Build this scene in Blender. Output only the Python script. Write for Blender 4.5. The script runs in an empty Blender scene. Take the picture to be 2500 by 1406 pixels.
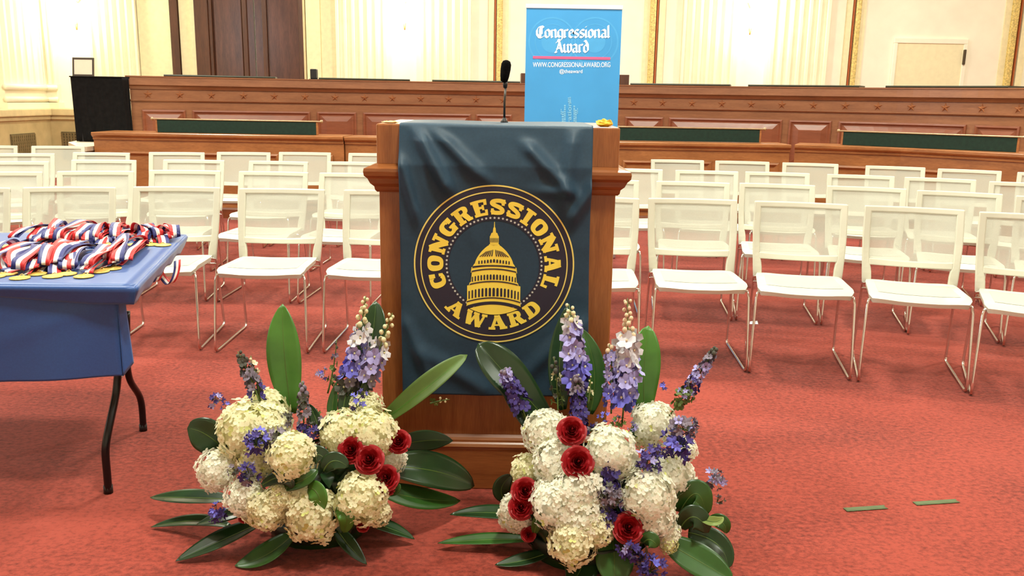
import bpy, math, random
from math import sin, cos, pi, radians, sqrt, atan2, exp
from mathutils import Vector, Matrix, noise

random.seed(7)
SC = bpy.context.scene
COL = SC.collection

# ------------------------------------------------------------------ camera
H, F, PITCH, ROLL = 1.39, 2150.0, radians(12.1), radians(0.95)
_R0, _U0 = Vector((1, 0, 0)), Vector((0, sin(PITCH), cos(PITCH)))
CF = Vector((0, cos(PITCH), -sin(PITCH)))
CR = _R0 * cos(ROLL) + _U0 * sin(ROLL)
CU = -_R0 * sin(ROLL) + _U0 * cos(ROLL)
cam = bpy.data.cameras.new('camera')
cam.sensor_fit = 'HORIZONTAL'; cam.sensor_width = 36.0; cam.lens = F / 2500 * 36
cam.clip_start = 0.05; cam.clip_end = 100
camo = bpy.data.objects.new('camera', cam); COL.objects.link(camo)
m3 = Matrix((CR, CU, -CF)).transposed()
camo.matrix_world = Matrix.Translation((0, 0, H)) @ m3.to_4x4()
SC.camera = camo
O = Vector((0, 0, H))


def ray(x, y):
    return CF + CR * ((x - 1250) / F) - CU * ((y - 703) / F)


def at_y(x, y, Y):
    d = ray(x, y); return O + d * (Y / d.y)


def at_z(x, y, Z):
    d = ray(x, y); return O + d * ((Z - H) / d.z)


def az(x, y=240):
    d = ray(x, y); return d.x / d.y


# ------------------------------------------------------------------ colour / light
def lin(c):
    c /= 255.0
    return c / 12.92 if c <= 0.04045 else ((c + 0.055) / 1.055) ** 2.4


def rgb(r, g, b):
    return (lin(r), lin(g), lin(b), 1.0)


SC.view_settings.view_transform = 'Standard'
SC.view_settings.look = 'None'
SC.view_settings.exposure = 0.1
SC.view_settings.gamma = 1.0
SC.view_settings.use_curve_mapping = False
SC.cycles.max_bounces = 7
SC.cycles.diffuse_bounces = 4
SC.cycles.glossy_bounces = 3
SC.cycles.transparent_max_bounces = 16
SC.cycles.caustics_reflective = False
SC.cycles.caustics_refractive = False
SC.cycles.use_denoising = True

W = bpy.data.worlds.new('world'); SC.world = W; W.use_nodes = True
W.node_tree.nodes['Background'].inputs[0].default_value = (1.0, 0.93, 0.82, 1)
W.node_tree.nodes['Background'].inputs[1].default_value = 0.3


def area(name, loc, size, power, col, rot=(0, 0, 0), sy=None):
    l = bpy.data.lights.new(name, 'AREA'); l.energy = power; l.color = col
    l.size = size
    if sy: l.shape = 'RECTANGLE'; l.size_y = sy
    o = bpy.data.objects.new(name, l); COL.objects.link(o)
    o.location = loc; o.rotation_euler = rot
    return o


WARM = (0.95, 0.985, 0.84)
for (lx, ly, p) in ((-2.9, 3.7, 420), (0.6, 1.3, 560), (5.5, 1.8, 330),
                    (-5.0, 6.2, 300), (0.6, 6.2, 340), (5.8, 6.2, 300),
                    (-5.0, 11.8, 260), (1.0, 12.2, 260), (6.5, 11.5, 260)):
    area('ceiling_light', (lx, ly, 5.6), 0.6, p * (0.42 if ly < 4 else 0.70 if ly < 10 else 0.95), WARM)
area('window_daylight', (-8.2, 4.0, 3.2), 2.4, 120, (0.75, 0.87, 1.0), (0, radians(-90), 0), 3.0)


# ------------------------------------------------------------------ materials
MATS = {}


def base_mat(name):
    m = bpy.data.materials.new(name); m.use_nodes = True
    nt = m.node_tree
    b = nt.nodes['Principled BSDF']
    MATS[name] = m
    return m, nt, b


def mat(name, c, rough=0.6, metal=0.0, var=0.06, scale=14, spec=0.5, bump=0.0, bscale=None, sheen=0.0, stretch=(1, 1, 1), trans=0.0, subs=0.0):
    """plain procedural material: colour with a gentle noise variation"""
    m, nt, b = base_mat(name)
    N, L = nt.nodes.new, nt.links.new
    tc = N('ShaderNodeTexCoord'); mp = N('ShaderNodeMapping'); mp.inputs['Scale'].default_value = stretch
    L(tc.outputs['Object'], mp.inputs['Vector'])
    nz = N('ShaderNodeTexNoise'); nz.inputs['Scale'].default_value = scale; nz.inputs['Detail'].default_value = 4
    L(mp.outputs[0], nz.inputs['Vector'])
    rp = N('ShaderNodeValToRGB')
    lo = tuple(max(0, x * (1 - var * 2)) for x in c[:3]) + (1,)
    hi = tuple(min(1, x * (1 + var * 2)) for x in c[:3]) + (1,)
    rp.color_ramp.elements[0].position = 0.3; rp.color_ramp.elements[0].color = lo
    rp.color_ramp.elements[1].position = 0.7; rp.color_ramp.elements[1].color = hi
    L(nz.outputs['Fac'], rp.inputs[0]); L(rp.outputs[0], b.inputs['Base Color'])
    b.inputs['Roughness'].default_value = rough; b.inputs['Metallic'].default_value = metal
    b.inputs['Specular IOR Level'].default_value = spec
    if sheen: b.inputs['Sheen Weight'].default_value = sheen
    if subs:      # thin petals let light through
        tl = N('ShaderNodeBsdfTranslucent'); L(rp.outputs[0], tl.inputs['Color'])
        mt = N('ShaderNodeMixShader'); mt.inputs[0].default_value = subs
        L(b.outputs[0], mt.inputs[1]); L(tl.outputs[0], mt.inputs[2])
        L(mt.outputs[0], nt.nodes['Material Output'].inputs['Surface'])
    if bump:
        bz = N('ShaderNodeTexNoise'); bz.inputs['Scale'].default_value = bscale or scale * 6
        L(mp.outputs[0], bz.inputs['Vector'])
        bp = N('ShaderNodeBump'); bp.inputs['Strength'].default_value = bump; bp.inputs['Distance'].default_value = 0.01
        L(bz.outputs['Fac'], bp.inputs['Height']); L(bp.outputs[0], b.inputs['Normal'])
    if trans:
        out = nt.nodes['Material Output']
        t = N('ShaderNodeBsdfTransparent'); mx = N('ShaderNodeMixShader'); mx.inputs[0].default_value = trans
        L(b.outputs[0], mx.inputs[1]); L(t.outputs[0], mx.inputs[2]); L(mx.outputs[0], out.inputs['Surface'])
    return m


def wood(name, dark, light, grain=(1, 1, 1), rough=0.35, scale=3.0, fine=0.35):
    m, nt, b = base_mat(name)
    N, L = nt.nodes.new, nt.links.new
    tc = N('ShaderNodeTexCoord'); mp = N('ShaderNodeMapping'); mp.inputs['Scale'].default_value = grain
    L(tc.outputs['Object'], mp.inputs['Vector'])
    a = N('ShaderNodeTexNoise'); a.inputs['Scale'].default_value = scale; a.inputs['Detail'].default_value = 6
    a.inputs['Roughness'].default_value = 0.6; a.inputs['Distortion'].default_value = 0.4
    L(mp.outputs[0], a.inputs['Vector'])
    c = N('ShaderNodeTexNoise'); c.inputs['Scale'].default_value = scale * 9; c.inputs['Detail'].default_value = 3
    L(mp.outputs[0], c.inputs['Vector'])
    ad = N('ShaderNodeMix'); ad.data_type = 'FLOAT'; ad.inputs[0].default_value = fine
    L(a.outputs['Fac'], ad.inputs[2]); L(c.outputs['Fac'], ad.inputs[3])
    rp = N('ShaderNodeValToRGB')
    rp.color_ramp.elements[0].position = 0.33; rp.color_ramp.elements[0].color = dark
    rp.color_ramp.elements[1].position = 0.66; rp.color_ramp.elements[1].color = light
    L(ad.outputs[0], rp.inputs[0]); L(rp.outputs[0], b.inputs['Base Color'])
    b.inputs['Roughness'].default_value = rough
    b.inputs['Coat Weight'].default_value = 0.15; b.inputs['Coat Roughness'].default_value = 0.25
    return m


# carpet
def carpet():
    m, nt, b = base_mat('red_carpet')
    N, L = nt.nodes.new, nt.links.new
    tc = N('ShaderNodeTexCoord')
    n1 = N('ShaderNodeTexNoise'); n1.inputs['Scale'].default_value = 1.1; n1.inputs['Detail'].default_value = 4
    n2 = N('ShaderNodeTexNoise'); n2.inputs['Scale'].default_value = 46; n2.inputs['Detail'].default_value = 4; n2.inputs['Roughness'].default_value = 0.7
    n3 = N('ShaderNodeTexNoise'); n3.inputs['Scale'].default_value = 420; n3.inputs['Detail'].default_value = 2
    mp = N('ShaderNodeMapping'); mp.inputs['Scale'].default_value = (1.0, 1.25, 1)
    L(tc.outputs['Object'], mp.inputs[0])
    for n in (n1, n2, n3): L(mp.outputs[0], n.inputs['Vector'])
    r1 = N('ShaderNodeValToRGB')
    r1.color_ramp.elements[0].position = 0.36; r1.color_ramp.elements[0].color = rgb(98, 34, 25)
    r1.color_ramp.elements[1].position = 0.57; r1.color_ramp.elements[1].color = rgb(160, 67, 53)
    mixf = N('ShaderNodeMix'); mixf.data_type = 'FLOAT'; mixf.inputs[0].default_value = 0.62
    L(n1.outputs['Fac'], mixf.inputs[2]); L(n2.outputs['Fac'], mixf.inputs[3])
    L(mixf.outputs[0], r1.inputs[0]); L(r1.outputs[0], b.inputs['Base Color'])
    b.inputs['Roughness'].default_value = 0.95; b.inputs['Specular IOR Level'].default_value = 0.1
    b.inputs['Sheen Weight'].default_value = 0.15
    bp = N('ShaderNodeBump'); bp.inputs['Strength'].default_value = 0.35; bp.inputs['Distance'].default_value = 0.006
    L(n3.outputs['Fac'], bp.inputs['Height']); L(bp.outputs[0], b.inputs['Normal'])
    return m


M_carpet = carpet()
M_wall = mat('cream_plaster', rgb(246, 241, 222), 0.75, var=0.02, scale=3)
M_pil = mat('cream_pilaster_paint', rgb(243, 236, 208), 0.6, var=0.02, scale=4)
M_dado = mat('beige_stone', rgb(196, 176, 128), 0.6, var=0.06, scale=5)
M_ledge = mat('pale_stone_ledge', rgb(216, 198, 152), 0.5, var=0.05, scale=6)
M_grille = mat('bronze_grille', rgb(128, 112, 76), 0.6, 0.2)
M_ceil = mat('ceiling_plaster', rgb(240, 232, 212), 0.9, var=0.02, scale=2)
M_gilt = mat('gilt_moulding', rgb(216, 192, 118), 0.5, 0.1, var=0.18, scale=40, bump=0.6, bscale=55)
M_redline = mat('russet_painted_line', rgb(168, 84, 36), 0.6)
M_rim = mat('ivory_reveal', rgb(238, 228, 186), 0.6, var=0.03)
M_dwood = wood('dark_walnut_door', rgb(62, 34, 24), rgb(98, 60, 44), (6, 6, 0.7), 0.22, 2.0)
M_ddark = wood('dark_walnut_jamb', rgb(60, 32, 18), rgb(92, 54, 32), (6, 6, 0.7), 0.4, 2.0)
M_desk = wood('mahogany_dais', rgb(134, 84, 54), rgb(166, 110, 74), (0.9, 0.9, 8), 0.36, 2.2)
M_deskp = wood('mahogany_panel', rgb(130, 72, 48), rgb(156, 90, 62), (0.9, 0.9, 7), 0.3, 2.2)
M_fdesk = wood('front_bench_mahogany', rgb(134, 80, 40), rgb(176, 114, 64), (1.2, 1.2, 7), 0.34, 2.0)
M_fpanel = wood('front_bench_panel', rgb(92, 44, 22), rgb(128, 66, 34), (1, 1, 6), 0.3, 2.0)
M_star = wood('carved_star_wood', rgb(158, 98, 64), rgb(186, 124, 84), (3, 3, 3), 0.35)
M_lect = wood('lectern_mahogany', rgb(126, 72, 34), rgb(166, 104, 56), (9, 9, 0.9), 0.33, 2.4)
M_lecth = wood('lectern_trim_mahogany', rgb(122, 68, 32), rgb(158, 96, 50), (0.9, 9, 9), 0.28, 2.4)
M_green = mat('green_baize', rgb(18, 46, 36), 0.85, var=0.12, scale=30)
M_rail = mat('worn_metal_edge', rgb(176, 152, 120), 0.35, 0.6)
M_blotter = mat('dark_green_leather', rgb(44, 48, 34), 0.5, var=0.1)
M_black = mat('black_cloth', rgb(22, 21, 22), 0.95, var=0.15, scale=25, spec=0.15)
M_blackp = mat('black_plastic', rgb(18, 18, 18), 0.5, var=0.1)
M_frame = mat('dark_bronze_frame', rgb(62, 46, 24), 0.4)
M_paper = mat('white_card', rgb(238, 232, 212), 0.6, var=0.01)
M_foam = mat('black_foam', rgb(14, 14, 14), 1.0, var=0.3, scale=200, bump=0.8, bscale=420, spec=0.1)
M_goose = mat('dark_gooseneck_metal', rgb(70, 66, 62), 0.4, 0.6)
M_yel = mat('yellow_tape', rgb(240, 205, 70), 0.6, var=0.12, scale=60)
M_tape0 = mat('pale_tape', rgb(236, 206, 140), 0.6, var=0.08)
M_chair = mat('ivory_chair_plastic', rgb(202, 201, 184), 0.45, var=0.015, scale=8)
M_chm = mat('ivory_chair_mesh', rgb(196, 197, 184), 0.7, var=0.02, scale=200, trans=0.30)
M_seatm = mat('ivory_seat_mesh', rgb(184, 184, 170), 0.75, var=0.02, scale=200)
M_chrome = mat('chrome', (0.78, 0.76, 0.74, 1), 0.12, 1.0, var=0.02)
M_navy = mat('slate_blue_satin', rgb(37, 65, 86), 0.52, var=0.05, scale=120, spec=0.35)
M_gold = mat('gold_print', rgb(255, 228, 88), 0.6, var=0.03)
M_pgold = mat('pale_gold_print', rgb(240, 224, 120), 0.55, var=0.03)
M_ink = mat('dark_plum_print', rgb(36, 36, 56), 0.55, var=0.03)
M_sdots = mat('white_print', rgb(205, 212, 205), 0.55, var=0.02)
M_ban = mat('sky_blue_vinyl', rgb(62, 152, 216), 0.5, var=0.03, scale=2.5)
M_bancirc = mat('pale_sky_print', rgb(72, 160, 220), 0.5, var=0.02)
M_bancirc2 = mat('word_cloud_print', rgb(122, 190, 228), 0.45, var=0.02)
M_white = mat('white_lettering', rgb(240, 246, 250), 0.5, var=0.01)
M_pink = mat('crimson_pink_rule', rgb(220, 92, 140), 0.5, var=0.01)
M_alu = mat('brushed_aluminium', rgb(190, 192, 194), 0.35, 0.8)
M_cloth = mat('royal_blue_polyester', rgb(40, 84, 154), 0.42, var=0.04, scale=150, sheen=0.2)
M_ttop = mat('grey_laminate', rgb(150, 146, 140), 0.5)
M_bsteel = mat('black_enamel_steel', rgb(14, 14, 16), 0.25, 0.2)
M_rred = mat('ribbon_red', rgb(206, 40, 44), 0.5, var=0.04, scale=60)
M_rwhite = mat('ribbon_white', rgb(250, 248, 242), 0.5, var=0.02, scale=60)
M_rblue = mat('ribbon_blue', rgb(46, 52, 120), 0.5, var=0.05, scale=60)
M_medal = mat('gilt_medal', rgb(252, 204, 104), 0.34, 0.55, var=0.06, scale=120, bump=0.3, bscale=300)
M_gtape = mat('green_floor_tape', rgb(88, 104, 66), 0.7, var=0.1)
# plants
M_hyd = mat('hydrangea_cream', rgb(252, 247, 214), 0.7, var=0.03, scale=30, subs=0.4)
M_hydw = mat('hydrangea_white', rgb(252, 251, 236), 0.7, var=0.025, scale=30, subs=0.4)
M_hydg = mat('hydrangea_green_heart', rgb(206, 212, 130), 0.7, var=0.05, scale=30)
M_rose = mat('crimson_rose', rgb(158, 14, 24), 0.55, var=0.08, scale=60)
M_rosed = mat('deep_rose_heart', rgb(138, 9, 20), 0.6, var=0.08, scale=60)
M_leaf = mat('glossy_leaf', rgb(44, 84, 30), 0.34, var=0.14, scale=9, stretch=(1, 1, 1))
M_leafb = mat('bright_leaf', rgb(68, 118, 40), 0.36, var=0.12, scale=9)
M_leafd = mat('dark_leaf', rgb(28, 56, 26), 0.3, var=0.14, scale=9)
M_leafo = mat('olive_leaf', rgb(78, 104, 40), 0.5, var=0.1, scale=9)
M_leafl = mat('pale_leaf_back', rgb(128, 150, 78), 0.5, var=0.1, scale=9)
M_stem = mat('green_stem', rgb(92, 112, 48), 0.6, var=0.1)
M_lav = mat('lavender_petal', rgb(164, 158, 214), 0.65, var=0.06, scale=60)
M_lavw = mat('pale_petal', rgb(214, 214, 222), 0.65, var=0.05, scale=60)
M_blue = mat('violet_blue_petal', rgb(108, 106, 206), 0.65, var=0.08, scale=60)
M_purp = mat('deep_purple_petal', rgb(62, 48, 122), 0.65, var=0.12, scale=60)
M_grey = mat('dusky_mauve_petal', rgb(124, 114, 130), 0.7, var=0.14, scale=60)
M_bud = mat('cream_bud', rgb(226, 222, 176), 0.55, var=0.05, scale=60)
M_budp = mat('pinkish_bud', rgb(226, 204, 170), 0.55, var=0.05, scale=60)
M_calyx = mat('dark_calyx', rgb(72, 72, 62), 0.7, var=0.14, scale=60)
M_bowl = mat('dark_green_bowl', rgb(26, 40, 28), 0.5)
M_glassl = None


def emit(name, c, s):
    m, nt, b = base_mat(name)
    b.inputs['Base Color'].default_value = c
    b.inputs['Emission Color'].default_value = c; b.inputs['Emission Strength'].default_value = s
    return m


M_lamp = emit('lit_lamp_glass', rgb(255, 236, 196), 6.0)


# ------------------------------------------------------------------ mesh builder
class MB:
    def __init__(s):
        s.v = []; s.f = []; s.mi = []; s.sm = []

    def add(s, vs, fs, mi=0, smooth=False):
        o = len(s.v); s.v.extend([tuple(x) for x in vs])
        for f in fs:
            s.f.append(tuple(i + o for i in f)); s.mi.append(mi); s.sm.append(smooth)
        return s

    def box(s, x0, x1, y0, y1, z0, z1, mi=0, M=None):
        vs = [Vector((x, y, z)) for z in (z0, z1) for y in (y0, y1) for x in (x0, x1)]
        if M is not None: vs = [M @ v for v in vs]
        return s.add(vs, [(0, 2, 3, 1), (4, 5, 7, 6), (0, 1, 5, 4), (2, 6, 7, 3), (0, 4, 6, 2), (1, 3, 7, 5)], mi)

    def tube(s, pts, r, n=8, mi=0, closed=False, caps=True):
        pts = [Vector(p) for p in pts]; k = len(pts)
        rs = r if isinstance(r, (list, tuple)) else [r] * k
        ts = []
        for i in range(k):
            a = pts[i - 1] if (i > 0 or closed) else pts[i]
            b = pts[(i + 1) % k] if (i < k - 1 or closed) else pts[i]
            t = (b - a); ts.append(t.normalized() if t.length > 1e-9 else Vector((0, 0, 1)))
        up = Vector((0, 0, 1)) if abs(ts[0].z) < 0.9 else Vector((1, 0, 0))
        u = ts[0].cross(up).normalized()
        vs = []
        for i in range(k):
            u = (u - ts[i] * u.dot(ts[i])).normalized(); w = ts[i].cross(u)
            for j in range(n):
                a = 2 * pi * j / n
                vs.append(pts[i] + (u * cos(a) + w * sin(a)) * rs[i])
        fs = []
        for i in range(k if closed else k - 1):
            for j in range(n):
                a = i * n + j; b = i * n + (j + 1) % n
                c = ((i + 1) % k) * n + (j + 1) % n; d = ((i + 1) % k) * n + j
                fs.append((a, b, c, d))
        if caps and not closed:
            fs.append(tuple(reversed(range(n)))); fs.append(tuple((k - 1) * n + j for j in range(n)))
        return s.add(vs, fs, mi, True)

    def lathe(s, prof, n=24, c=(0, 0, 0), mi=0, M=None, sx=1, sy=1):
        vs = []; k = len(prof)
        for (r, z) in prof:
            for j in range(n):
                a = 2 * pi * j / n
                v = Vector((r * cos(a) * sx, r * sin(a) * sy, z))
                v = (M @ v) if M is not None else v
                vs.append(v + Vector(c))
        fs = []
        for i in range(k - 1):
            for j in range(n):
                fs.append((i * n + j, i * n + (j + 1) % n, (i + 1) * n + (j + 1) % n, (i + 1) * n + j))
        fs.append(tuple(reversed(range(n)))); fs.append(tuple((k - 1) * n + j for j in range(n)))
        return s.add(vs, fs, mi, True)

    def grid(s, fn, nu, nv, mi=0, smooth=True, mfn=None):
        vs = [fn(i / nu, j / nv) for j in range(nv + 1) for i in range(nu + 1)]
        o = len(s.v); s.v.extend([tuple(v) for v in vs])
        for j in range(nv):
            for i in range(nu):
                a = j * (nu + 1) + i
                s.f.append((o + a, o + a + 1, o + a + nu + 2, o + a + nu + 1))
                s.mi.append(mfn(i, j) if mfn else mi); s.sm.append(smooth)
        return s

    def prism(s, poly, fn0, fn1, mi=0):
        n = len(poly)
        vs = [fn0(*p) for p in poly] + [fn1(*p) for p in poly]
        fs = [tuple(range(n)), tuple(reversed(range(n, 2 * n)))]
        for i in range(n):
            j = (i + 1) % n; fs.append((i, n + i, n + j, j))
        return s.add(vs, fs, mi)

    def ball(s, c, r, n=8, m=5, mi=0, sc=(1, 1, 1), M=None):
        c = Vector(c); vs = []; fs = []
        for i in range(m + 1):
            t = pi * i / m
            for j in range(n):
                a = 2 * pi * j / n
                v = Vector((r * sin(t) * cos(a) * sc[0], r * sin(t) * sin(a) * sc[1], r * cos(t) * sc[2]))
                if M is not None: v = M @ v
                vs.append(c + v)
        for i in range(m):
            for j in range(n):
                fs.append((i * n + j, (i + 1) * n + j, (i + 1) * n + (j + 1) % n, i * n + (j + 1) % n))
        return s.add(vs, fs, mi, True)

    def build(s, name, mats, parent=None, bev=0.0, solid=0.0, sub=0, loc=None):
        me = bpy.data.meshes.new(name)
        me.from_pydata(s.v, [], s.f)
        if not isinstance(mats, (list, tuple)): mats = [mats]
        for m in mats: me.materials.append(m)
        me.polygons.foreach_set('material_index', s.mi)
        me.polygons.foreach_set('use_smooth', s.sm)
        me.update()
        o = bpy.data.objects.new(name, me); COL.objects.link(o)
        if parent is not None: o.parent = parent
        if loc is not None: o.location = loc
        if solid:
            md = o.modifiers.new('thick', 'SOLIDIFY'); md.thickness = solid; md.offset = 0
        if sub:
            md = o.modifiers.new('sub', 'SUBSURF'); md.levels = sub; md.render_levels = sub
        if bev:
            md = o.modifiers.new('bevel', 'BEVEL'); md.width = bev; md.segments = 2; md.limit_method = 'ANGLE'
        return o


def tag(o, label, cat, group=None):
    o['label'] = label; o['category'] = cat
    if group: o['group'] = group
    return o


def thing(name, label, cat, loc=(0, 0, 0), rz=0, group=None):
    o = bpy.data.objects.new(name, None); COL.objects.link(o)
    o.location = loc; o.rotation_euler = (0, 0, rz)
    o.empty_display_size = 0.1
    return tag(o, label, cat, group)


def struct(o):
    o['kind'] = 'structure'; return o


def dup(root, loc, rz, label, group=None):
    r = root.copy(); COL.objects.link(r); r.location = loc; r.rotation_euler = (0, 0, rz)
    r['label'] = label
    if group: r['group'] = group
    for ch in list(root.children):
        c = ch.copy(); COL.objects.link(c); c.parent = r
        for g in list(ch.children):
            d = g.copy(); COL.objects.link(d); d.parent = c
    return r


# ================================================================== ROOM
BY, LX, RX, FY, CZ = 16.2, -8.5, 11.0, -4.0, 6.4
struct(MB().box(LX, RX, FY, BY, -0.1, 0).build('floor', M_carpet))
struct(MB().box(LX, RX, FY, BY, CZ, CZ + 0.1).build('ceiling', M_ceil))
struct(MB().box(LX - .2, RX + .2, BY, BY + 0.2, 0, CZ).build('wall_back', M_wall))
struct(MB().box(LX - .2, LX, FY, BY, 0, CZ).build('wall_left', M_wall))
struct(MB().box(RX, RX + .2, FY, BY, 0, CZ).build('wall_right', M_wall))
struct(MB().box(LX - .2, RX + .2, FY - .2, FY, 0, CZ).build('wall_front', M_wall))


def wx(px, y=150):
    return az(px, y) * BY


_tn = [0]


def trim(b, m, bev=0.0):
    _tn[0] += 1
    return struct(b.build('trim_%d' % _tn[0], m, bev=bev))


def pilaster(x0, x1, z0, n=6, dep=0.14):
    """fluted pilaster on the back wall, built as a real fluted section"""
    w = x1 - x0; cell = w / (n + 0.35); r = cell * 0.36
    prof = [(x0, 0), (x0, dep)]
    for i in range(n):
        cx = x0 + cell * (i + 0.675)
        prof.append((cx - r, dep))
        for k in range(1, 6):
            a = pi * k / 6
            prof.append((cx - r * cos(a), dep - r * 1.0 * sin(a)))
        prof.append((cx + r, dep))
    prof += [(x1, dep), (x1, 0)]
    b = MB(); vs = []; n_ = len(prof)
    for z in (z0, CZ):
        vs += [(x, BY - d, z) for x, d in prof]
    b.add(vs, [(i, i + 1, n_ + i + 1, n_ + i) for i in range(n_ - 1)])
    # moulded foot
    b.box(x0 - .06, x1 + .06, BY - dep - .06, BY, z0 - .4, z0 - .3)
    for k, zz in enumerate((z0 - .25, z0 - .05)):
        b.tube([(x0 - .03, BY - dep - .02, zz), (x1 + .03, BY - dep - .02, zz)], .05, 8)
    b.box(x0 - .02, x1 + .02, BY - dep - .01, BY, z0 - .3, z0 + .02)
    return trim(b, M_pil)


for (a, b_) in ((96, 140), (232, 345), (825, 945), (1030, 1150), (1660, 1785), (1875, 2012)):
    pilaster(wx(a), wx(b_), 1.5, n=3 if a == 96 else 6)
pilaster(wx(2512), wx(2640), 1.5)
# pilaster on the side wall
b = MB(); prof = []
y0, y1, dep, n = 14.75, 16.0, 0.14, 6
cell = (y1 - y0) / (n + .35); r = cell * .36
prof = [(y0, 0), (y0, dep)]
for i in range(n):
    cy = y0 + cell * (i + .675); prof.append((cy - r, dep))
    prof += [(cy - r * cos(pi * k / 6), dep - r * .85 * sin(pi * k / 6)) for k in range(1, 6)]
    prof.append((cy + r, dep))
prof += [(y1, dep), (y1, 0)]
k = len(prof)
b.add([(LX + d, y, z) for z in (1.5, CZ) for y, d in prof], [(i, k + i, k + i + 1, i + 1) for i in range(k - 1)])
for zz in (1.25, 1.45): b.tube([(LX + dep + .02, y0 - .03, zz), (LX + dep + .02, y1 + .2, zz)], .05, 8)
b.box(LX, LX + dep + .01, y0 - .02, y1 + .05, 1.2, 1.52); b.box(LX, LX + dep + .06, y0 - .06, y1 + .1, 1.1, 1.2)
trim(b, M_pil)

# dado, ledge, grilles (left corner)
trim(MB().box(LX, -5.75, BY - .2, BY, 0, .97).box(LX, LX + .2, 6.0, BY - .2, 0, .97), M_dado)
trim(MB().box(LX, -5.75, BY - .28, BY, .97, 1.10).box(LX, LX + .28, 6.0, BY - .28, .97, 1.10)
     .box(LX, -5.75, BY - .24, BY, .90, .97).box(LX, LX + .24, 6.0, BY - .24, .90, .97), M_ledge, bev=.02)


def grille(px0, px1, zt, zb, side, label):
    t = thing('wall_vent', label, 'vent', (0, 0, 0))
    fr = MB(); sl = MB()
    if side:
        ya, yb = (LX + .2) / az(px0, 340), (LX + .2) / az(px1, 340)
        X = LX + .2
        fr.box(X, X + .02, ya, yb, zb, zt)
        nn = 12
        for i in range(nn):
            y = ya + (yb - ya) * (i + .5) / nn; sl.box(X + .02, X + .035, y - .02, y + .02, zb + .02, zt - .02)
        for i in range(9):
            z = zb + (zt - zb) * (i + .5) / 9; sl.box(X + .02, X + .03, ya, yb, z - .012, z + .012)
    else:
        Y = BY - .2; xa, xb = az(px0, 340) * Y, az(px1, 340) * Y
        fr.box(xa, xb, Y - .02, Y, zb, zt)
        for i in range(9):
            x = xa + (xb - xa) * (i + .5) / 9; sl.box(x - .014, x + .014, Y - .035, Y - .02, zb + .02, zt - .02)
        for i in range(10):
            z = zb + (zt - zb) * (i + .5) / 10; sl.box(xa, xb, Y - .03, Y - .02, z - .01, z + .01)
    fr.build('backing', mat('dark_vent_%d' % len(MATS), rgb(110, 96, 66), .8), t); sl.build('grille', M_grille, t)


grille(25, 84, .69, .2, True, 'bronze lattice wall vent on the left side wall under the stone ledge')
grille(152, 215, .69, .2, False, 'bronze lattice wall vent beside the black cloth-covered cabinet')

# tall double door and its casing
dx0, dx1 = wx(487), wx(742)
d = bpy.data.objects.new('door_1', None); COL.objects.link(d); struct(d)
fr = MB().box(dx0, wx(520), BY - .16, BY, 0, 4.2).box(wx(520), wx(528), BY - .13, BY, 0, 4.2).box(dx1 - .05, dx1 + .03, BY - .12, BY, 0, 4.2)
fr.build('door_frame', M_ddark, d, bev=.01)
for (a, c) in ((528, 627), (629, 742)):
    lf = MB(); xa, xc = wx(a), wx(c) - .01
    lf.box(xa, xc, BY - .06, BY - .005, 0.1, 4.2)
    o = lf.build('door_leaf', M_dwood, d)
    pa, pc = (xa + .02, wx(598)) if a == 528 else (wx(664), xc - .02)
    MB().box(pa - .02 if a != 528 else pa, pc, BY - .085, BY - .06, 0.3, 4.1).build('door_panel', M_dwood, o, bev=.012)
    sx = wx(605) if a == 528 else wx(653)
    MB().box(sx - .04, sx + .04, BY - .1, BY - .06, .1, 4.2).build('door_moulding', M_ddark, o, bev=.01)
trim(MB().box(wx(427), wx(444), BY - .1, BY, 0, CZ), M_ddark)
trim(MB().box(wx(347), wx(424), BY - .07, BY, 1.1, CZ).box(wx(446), wx(486), BY - .05, BY, 1.1, CZ)
     .box(wx(474), wx(486), BY - .09, BY, 1.1, CZ), M_rim)
trim(MB().box(wx(746), wx(750), BY - .12, BY, 1.1, CZ), M_ledge)
trim(MB().box(wx(752), wx(786), BY - .08, BY, 1.1, CZ).box(wx(786), wx(824), BY - .05, BY, 1.1, CZ), M_rim)

# gilt-framed wall bays
for (line, g0, g1, r0, r1) in ((1208, 1212, 1226, 1192, 1205), (1599, 1581, 1595, 1603, 1618),
                               (2071, 2076, 2088, 2055, 2068), (2474, 2452, 2468, 2480, 2496)):
    s = wx(line)
    trim(MB().box(s - .013, s + .013, BY - .06, BY, 1.0, CZ), M_redline)
    trim(MB().box(wx(g0), wx(g1), BY - .09, BY, 1.0, CZ), M_gilt, bev=.02)
    trim(MB().box(wx(r0), wx(r1), BY - .05, BY, 1.0, CZ), M_rim)
    q0, q1 = (g1, g1 + 14) if r0 < line else (g0 - 14, g0)
    trim(MB().box(wx(q0), wx(q1), BY - .03, BY, 1.0, CZ), M_rim)

# small white door on the right
d = bpy.data.objects.new('door_2', None); COL.objects.link(d); struct(d)
M_wd = mat('pale_door_paint', rgb(236, 228, 190), .6, var=.02)
xa, xb = wx(2176), wx(2356); zt = 2.56
MB().box(xa, xb, BY - .05, BY, zt - .09, zt).box(xa, xa + .07, BY - .05, BY, 0, zt - .09).box(xb - .07, xb, BY - .05, BY, 0, zt - .09).build('door_frame', M_wall, d, bev=.01)
lf = MB().box(xa + .07, xb - .07, BY - .03, BY - .003, 0, zt - .09).build('door_leaf', M_wd, d)
hx = xb - .02; hz = at_y(2348, 140, BY).z
MB().box(hx - .05, hx - .015, BY - .09, BY - .03, hz - .13, hz + .13).build('door_handle', M_frame, lf, bev=.01)

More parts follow.
